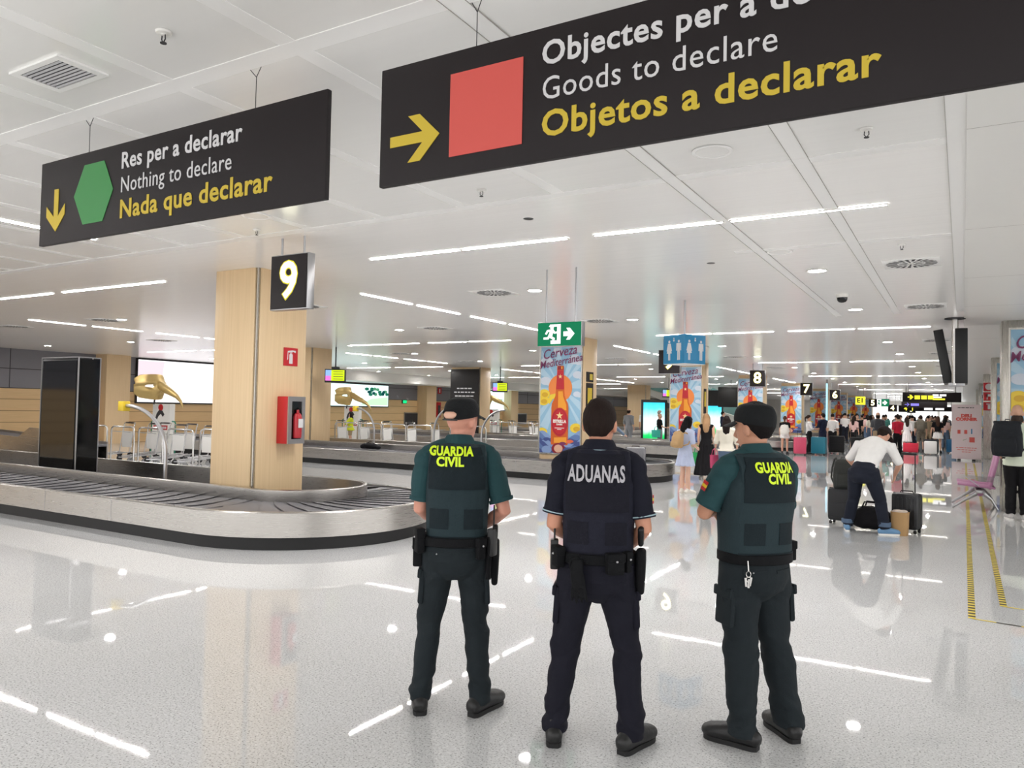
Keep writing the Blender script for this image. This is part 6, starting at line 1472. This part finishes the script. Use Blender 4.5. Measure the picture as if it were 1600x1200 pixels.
# woman with the cream shawl
p = Pose(1.62, 1.05, True); p.el = [V3((-.25, .02, 1.14)), V3((.25, .0, 1.14))]; p.wr = [V3((-.27, .16, .96)), V3((.24, .12, .93))]
human('woman in a cream shawl top and blue jeans, behind the right-hand officer\'s shoulder', (-4.62, 17.45, 0), DEG(10), p, (220, 172, 146), 'long', (34, 26, 24), CREAM, .72, JEAN, 1, None, (210, 206, 200), 'white', vox=.013, g=.03, flare=.02)
shopping_bag('pink shoulder bag beside the woman in the cream shawl', (-4.91, 17.54, .42), DEG(60), (196, 70, 110), .24, .3, .1)
# traveller in denim leaning to the belt
p = Pose(1.66, 1.0, True); p.spine[2] = V3((.03, .06, 1.25)); p.spine[3] = V3((.05, .14, 1.39)); p.spine[4] = V3((.055, .18, 1.45)); p.head = V3((.06, .21, 1.48)); p.sh = [V3((-.11, .12, 1.38)), V3((.21, .13, 1.37))]
p.el = [V3((-.18, .24, 1.13)), V3((.40, .30, 1.22))]; p.wr = [V3((-.1, .42, 1.0)), V3((.62, .42, 1.04))]; p.hd = [V3((0, 1, -.3)), V3((1, .4, -.4))]; p.pn = [V3((0, -.3, -1)), V3((0, 0, -1))]
human('person in a denim jacket with dark hair reaching to the belt beyond the middle officer', (-8.9, 20.45, 0), DEG(30), p, (220, 172, 146), 'long', (40, 32, 30), DEN, .95, BLK, 1, None, (40, 40, 42), 'black', vox=.014)
suitcase('grey hard suitcase with dark straps standing on the second carousel belt', (-6.62, 16.98, .455), DEG(24), (118, 118, 122), .46, .33, .26)
r = thing('travel_bag', 'small dark bag lying on the second carousel belt left of the capped officer', 'bag', (-14.55, 16.75, .45), .2); mesh_obj('bag_body', blob_mesh([loft([((-.3, 0, .07), .05, .06), ((-.12, 0, .1), .12, .09), ((.12, 0, .09), .12, .08), ((.3, 0, .06), .06, .05)], side=(0, 1, 0), n=12)], .02, 2), BLK, r); MB().tube([(-.12, 0, .17), (0, 0, .23), (.12, 0, .16)], .012, 6).build('handle', 'black', r)
r = thing('travel_bag', 'large dark bag lying at the foot of the beech column left of the yellow poncho', 'bag', (-20.3, 20.3, 0.0), .0); mesh_obj('bag_body', blob_mesh([loft([((-.6, 0, .2), .15, .15), ((-.2, 0, .27), .26, .24), ((.3, 0, .26), .25, .23), ((.6, 0, .2), .15, .14)], side=(0, 1, 0), n=12)], .03, 2), BLK, r); MB().tube([(-.25, 0, .48), (0, 0, .6), (.25, 0, .47)], .02, 6).build('handle', 'black', r)
# bending man
p = Pose(1.76, 1.05); p.spine = [V3((0, -.16, .86)), V3((.0, -.06, 1.0)), V3((.02, .08, 1.15)), V3((.04, .20, 1.27)), V3((.05, .26, 1.32))]; p.head = V3((.08, .31, 1.34)); p.pitch = DEG(-42); p.yaw = DEG(-18)
p.hip = [V3((-.1, -.16, .86)), V3((.1, -.16, .86))]; p.kn = [V3((-.19, .0, .48)), V3((.19, -.02, .47))]; p.an = [V3((-.26, -.05, .085)), V3((.25, -.03, .085))]; p.toe = [DEG(24), DEG(-50)]
p.sh = [V3((-.17, .19, 1.27)), V3((.24, .19, 1.26))]; p.el = [V3((-.33, .16, 1.03)), V3((.36, .24, 1.0))]; p.wr = [V3((-.22, .34, .86)), V3((.24, .40, .82))]; p.hd = [V3((.3, .5, -.8)), V3((-.2, .5, -.8))]; p.pn = [V3((1, 0, .2)), V3((-1, 0, .2))]
BM = human('man in a white T-shirt and dark rolled-up jeans bending over his bags', (-1.19, 12.22, 0), DEG(-14), p, (222, 170, 144), 'short', (40, 30, 26), WHT, .52, DJ, .95, None, (104, 146, 184), 'white', vox=.0105, faces=True, hem=.02, g=.02, tg=.02, shoe_high=.05)
T = p.head_T(); cm = cloth((44, 34, 34), .8, 'h')
c_ = MB().add(*cap_shell(T, p.s, (.094, .116, .118), (0, -.01, .118), lambda a: DEG(88 - 4 * math.cos(a)), .01, 26, 10)).build('cap', cm, BM, ang=60)
MB().add(*loft([((T @ V3((0, .09, .125))) * p.s, .075, .01), ((T @ V3((0, .145, .112))) * p.s, .07, .009), ((T @ V3((0, .185, .098))) * p.s, .05, .007)], side=T.to_3x3() @ V3((1, 0, 0)), n=12)).build('brim', cm, c_)
for i in (0, 1):
    q = p.an[i] + V3((0, 0, .07)); MB().lathe([(.066, -.032), (.083, -.034), (.083, .026), (.066, .024)], 18, q * p.s).build('rolled_cuff', JEAN, BM)
suitcase('black upright suitcase with its handle pulled out, beside the bending man', (-.70, 12.62, 0), DEG(-16), (26, 27, 30), .37, .52, .25, .56)
shopping_bag('tan paper tote bag standing between the bending man and his black suitcase', (-.77, 12.28, 0), DEG(-12), (178, 142, 96), .22, .33, .17, .7, False)
r = thing('scarf', 'pale cloth bundled in the top of the tan tote bag', 'cloth', (-.77, 12.28, .315), 0); me = blob_mesh([ellip((-.04, 0, 0), .07, .06, .045), ellip((.04, .02, .01), .06, .05, .04), ellip((0, -.03, .02), .05, .04, .03)], .012, 2); wrinkle(me, lambda c: .012 * noise.noise(c * 22)); mesh_obj('folded_cloth', me, cloth((206, 192, 180)), r)
r = thing('duffel_bag', 'black duffel bag on the floor between the bending man\'s feet', 'duffel bag', (-1.16, 12.48, 0), DEG(-10)); me = blob_mesh([loft([((-.24, 0, .15), .11, .12), ((-.1, 0, .19), .16, .17), ((.1, 0, .19), .16, .17), ((.26, 0, .15), .11, .12)], side=(0, 1, 0), n=16, e=2.6)], .015, 2); wrinkle(me, lambda c: .012 * noise.noise(c * 11)); db = mesh_obj('bag_body', me, BLK, r)
MB().tube([(-.12, -.1, .3), (-.08, -.06, .42), (.08, -.06, .42), (.12, -.1, .3)], .012, 7).tube([(-.12, .1, .3), (-.08, .06, .42), (.08, .06, .42), (.12, .1, .3)], .012, 7).build('handle', BLK, db); MB().tube([(-.24, -.02, .32), (0, 0, .37), (.24, -.02, .31)], .006, 6).build('zip', 'chrome', db)
sc_ = suitcase('dark suitcase carrying a backpack, half hidden left of the bending man', (-1.62, 12.95, 0), DEG(-10), (40, 41, 44), .38, .5, .24, .28, False)
backpack('dark grey backpack propped on the suitcase left of the bending man', (-1.62, 12.98, .79), DEG(14), (58, 60, 58), .30, .44, .16, True, .15)
# man in the pale hoodie
p = Pose(1.92, 1.02); p.an = [V3((-.09, .02, .085)), V3((.10, -.02, .085))]; p.kn = [V3((-.085, .02, .5)), V3((.09, .01, .5))]; p.toe = [DEG(20), DEG(-10)]; p.el = [V3((-.26, .0, 1.14)), V3((.26, .03, 1.15))]; p.wr = [V3((-.23, .18, 1.03)), V3((.18, .22, 1.1))]
human('man in a pale hoodie and black trousers at the right edge with a black backpack', (.79, 15.32, 0), DEG(-6), p, (206, 160, 134), 'short', (62, 52, 46), MINT, .98, BLK, 1, None, (186, 184, 182), 'white', vox=.013, g=.034, tg=.016, faces=True, hem=.1)
backpack('large black roll-top backpack worn by the man in the pale hoodie', (.66, 15.12, 1.36), DEG(-18), (30, 33, 38), .46, .56, .2, True, .0, True)
# yellow poncho
p = Pose(1.36, 1.0, True); p.el = [V3((-.30, .12, 1.22)), V3((.24, .0, 1.14))]; p.wr = [V3((-.42, .24, 1.06)), V3((.24, .1, .95))]
YP = human('child in a bright yellow poncho with long dark hair, by the second gold mask', (-22.95, 25.08, 0), DEG(120), p, (214, 166, 140), 'long', (36, 28, 26), YEL, .8, KHK, .5, None, (200, 196, 190), 'white', vox=.016, g=.05, flare=.09, hem=.14)
# people and bags on the open floor further back
def simple(label, x, y, rz, H, fem, top_m, sleeve, bot, legs=1.0, sk=None, hair_='short', hc=(40, 30, 26), skin=(216, 168, 142), shoes=(40, 38, 40), arms=0, **kw):
    p = Pose(H, 1.0, fem)
    if arms == 1: p.el[1] = V3((.22, .05, 1.14)); p.wr[1] = V3((.16, .28, 1.1)); p.hd[1] = V3((0, 1, .1))
    if arms == 2:
        for i, sx in ((0, -1), (1, 1)): p.el[i] = V3((sx * .23, .06, 1.14)); p.wr[i] = V3((sx * .1, .28, 1.12)); p.hd[i] = V3((-sx * .4, 1, .1))
    if arms == 3: p.el[0] = V3((-.26, -.08, 1.14)); p.wr[0] = V3((-.3, -.12, .88))
    k = (int(abs(x * 7 + y * 3)) % 5 - 2) * .012
    p.kn[0] += V3((0, .03 + k, 0)); p.an[0] += V3((0, .05 + k, 0)); p.an[1] += V3((0, -.06 - k, .0))
    return human(label, (x, y, 0), rz, p, skin, hair_, hc, top_m, sleeve, bot, legs, sk, shoes, 'black', vox=.018, fingers=False, **kw)
simple('person in a dark top with long black hair just right of the right-hand officer\'s cap', -7.35, 33.2, .2, 1.64, True, BLK, .45, BLK, .5, None, 'long', (24, 22, 24))
simple('woman in black with a white drawstring bag, beside the pink suitcase', -6.45, 33.6, .1, 1.6, True, BLK, .3, None, 1, (WHT, .2, .03), 'pony', (90, 60, 44))
backpack('white drawstring bag on the back of the woman beside the pink suitcase', (-6.42, 33.40, 1.04), .1, (236, 232, 226), .36, .36, .18, True)
simple('woman in a white blouse, white cap and black trousers between the pink and teal suitcases', -5.68, 34.75, -1.1, 1.66, True, WHT, .7, BLK, 1, None, 'pony', (60, 44, 36), arms=2)
q_ = Pose(1.66, 1, True)
simple('person in a dark suit behind the teal suitcase', -5.25, 35.6, 1.0, 1.76, False, NVY, 1, NVY, arms=2)
suitcase('bright pink hard suitcase on the floor right of the officer with folded arms', (-5.83, 33.5, 0), .25, (222, 84, 118), .5, .68, .28, .25)
suitcase('teal hard suitcase beside the person in the dark suit', (-5.2, 34.25, 0), -.1, (22, 124, 148), .58, .70, .3)
suitcase('large black suitcase right of the teal suitcase', (-4.75, 36.1, 0), .1, (24, 24, 27), .62, .72, .32, .25, False)
suitcase('second large black suitcase, behind the bending man\'s shoulder', (-4.0, 37.3, 0), .0, (28, 28, 30), .6, .66, .32, .4, False)
simple('person in a white shirt with black straps behind the large black suitcase', -5.1, 37.4, .1, 1.7, False, WHT, .5, BLK, 1)
simple('person in a pink shirt with long hair beyond the second large black suitcase', -4.6, 41.0, -.4, 1.66, True, PNK, .5, BLK, 1, None, 'long')
simple('man in a dark grey shirt with backpack beyond the head of the bending man', -3.15, 36.5, .1, 1.84, False, DGRY, .5, KHK, .55)
backpack('grey backpack on the man in the dark grey shirt', (-3.12, 36.32, 1.3), .1, (60, 62, 68), .3, .45, .16)
simple('person in a bright red polo shirt and black trousers in mid hall', -2.32, 35.5, .7, 1.74, False, RED, .5, BLK, 1, arms=1)
simple('woman in a black top and short white skirt seen from behind in mid hall', -1.0, 41.0, .1, 1.72, True, BLK, .25, None, 1, (WHT, .24, .05), 'long', (70, 50, 40), arms=3)
simple('person in camouflage with a backpack, left of the white-skirted woman', -1.72, 41.4, .05, 1.74, False, CAMO, .5, CAMO, .55)
backpack('camouflage backpack on the person left of the white-skirted woman', (-1.71, 41.2, 1.28), .05, (110, 104, 92), .36, .5, .2)
simple('person in a white dress behind the person in the red polo', -2.25, 40.2, .3, 1.66, True, WHT, .6, None, 1, (WHT, .4, .06), 'long', (50, 40, 34))
suitcase('white hard suitcase on the floor before the white-skirted woman', (-1.22, 38.6, 0), .05, (236, 234, 232), .5, .56, .28)
suitcase('red soft suitcase right of the person in the red polo', (-2.05, 39.5, 0), .1, (206, 40, 66), .62, .42, .3, 0, False)
suitcase('black suitcase right behind the white suitcase', (-1.25, 40.3, 0), .0, (34, 36, 42), .62, .6, .3, 0, False)
suitcase('blue suitcase half hidden by the pink standing banner', (-.45, 41.5, 0), .0, (20, 96, 140), .42, .6, .28)
simple('man in a grey shirt with a black crossbody strap beyond the second carousel', -13.3, 33.2, -.2, 1.78, False, GRY, .6, GRY, 1)
simple('dark-haired person beside the man with the crossbody strap', -13.15, 34.9, .3, 1.82, False, WHT, .5, BLK, 1)
simple('woman with pale hair and a turquoise bag before the lit totem', -10.85, 30.5, -.9, 1.62, True, BLK, .4, GRY, 1, None, 'short', (170, 160, 150), arms=1)
shopping_bag('turquoise shoulder bag of the woman before the lit totem', (-10.9, 30.22, .62), .2, (60, 190, 170), .36, .3, .14)
simple('man in a dark suit leaning before the cyan totem', -11.6, 43.0, -1.0, 1.76, False, NVY, 1, NVY, 1, arms=1)
simple('person with long dark hair standing beyond the number 6 sign', -6.9, 50.6, .3, 1.66, True, WHT, .5, BLK, 1, None, 'long')
# ---- the distant crowd: a dozen kinds of traveller, repeated
rnd = random.Random(11)
KINDS = [('person in black in the distant crowd down the hall', BLK, .5, BLK, 1.0, None, 'short', False), ('long-haired person in black in the distant crowd', BLK, .3, BLK, .5, None, 'long', True),
         ('person in a white top in the distant crowd', WHT, .5, DJ, 1.0, None, 'short', False), ('woman in a cream top in the distant crowd', CREAM, .5, JEAN, 1.0, None, 'long', True),
         ('person in grey in the distant crowd', GRY, .5, DGRY, 1.0, None, 'short', False), ('person in khaki in the distant crowd', KHK, .5, KHK, .55, None, 'short', False),
         ('person in teal in the distant crowd', TEALC, .5, DJ, 1.0, None, 'short', False), ('person in navy in the distant crowd', NVY, .6, BLK, 1.0, None, 'pony', True),
         ('person in a pink top in the distant crowd', PNK, .5, JEAN, 1.0, None, 'long', True), ('person in camouflage pattern in the distant crowd', CAMO, .5, CAMO, .6, None, 'short', False)]
spots = []
for y in (46, 49, 53, 57, 61, 66, 72, 79):
    xs0, xs1 = -.14 * y + .2, -.010 * y
    n = 8 if y < 60 else 10
    for k in range(n):
        x = xs0 + (xs1 - xs0) * (k + .5 + .25 * (rnd.random() - .5)) / n; yy = y + rnd.random() * 1.6
        if not (-9.9 < x < -7.5) and not (x < -5.6 and 45.7 < yy < 50.3): spots.append((x, yy))
protos = {}
for i, (x, y) in enumerate(spots):
    j = (i * 3 + i // 7) % len(KINDS); lab, tm, sl_, bm_, lg, sk_, hk, fem = KINDS[j]
    rz = (rnd.random() - .5) * 1.6 + (PI if rnd.random() < .2 else 0); sc = .95 + .1 * rnd.random()
    if j not in protos:
        hcs = ((40, 30, 26), (70, 48, 36), (24, 20, 20))[j % 3]
        protos[j] = simple(lab, x, y, rz, 1.70, fem, tm, sl_, bm_, lg, sk_, hk, hcs, arms=j % 4, group='distant crowd of travellers')
    else: c = copy_tree(protos[j], None, (x, y, 0), rz); c.scale = (sc, sc, sc)
for k, (x, y, rgb) in enumerate(((-4.9, 44.4, (30, 30, 34)), (-3.4, 45.0, (60, 62, 70)), (-6.3, 44.6, (120, 40, 50)), (-2.9, 44.0, (210, 206, 200)))):
    suitcase(('dark suitcase at the front edge of the distant crowd, right of the number 6 sign', 'slate suitcase at the front edge of the distant crowd', 'maroon suitcase at the left front of the distant crowd', 'pale suitcase at the front edge of the distant crowd')[k], (x, y, 0), .1 * k, rgb, .44, .62, .27, .3)
r = thing('warning_plate', 'small black prohibition plate on the inner rail of the second carousel', 'sign', (-7.0, 17.95, .63), PI / 2 - .6); box('plate', -.16, .16, -.06, -.045, -.02, .16, 'black', r); MB().lathe([(.03, -.064), (.055, -.064), (.055, -.059), (.03, -.059)], 16, (-.08, 0, .07), axis='y').build('pictogram', 'sign_white', r); box('text_panel', .0, .14, -.063, -.059, .0, .14, 'dark', r)
bpy.data.scenes.remove(_TS)
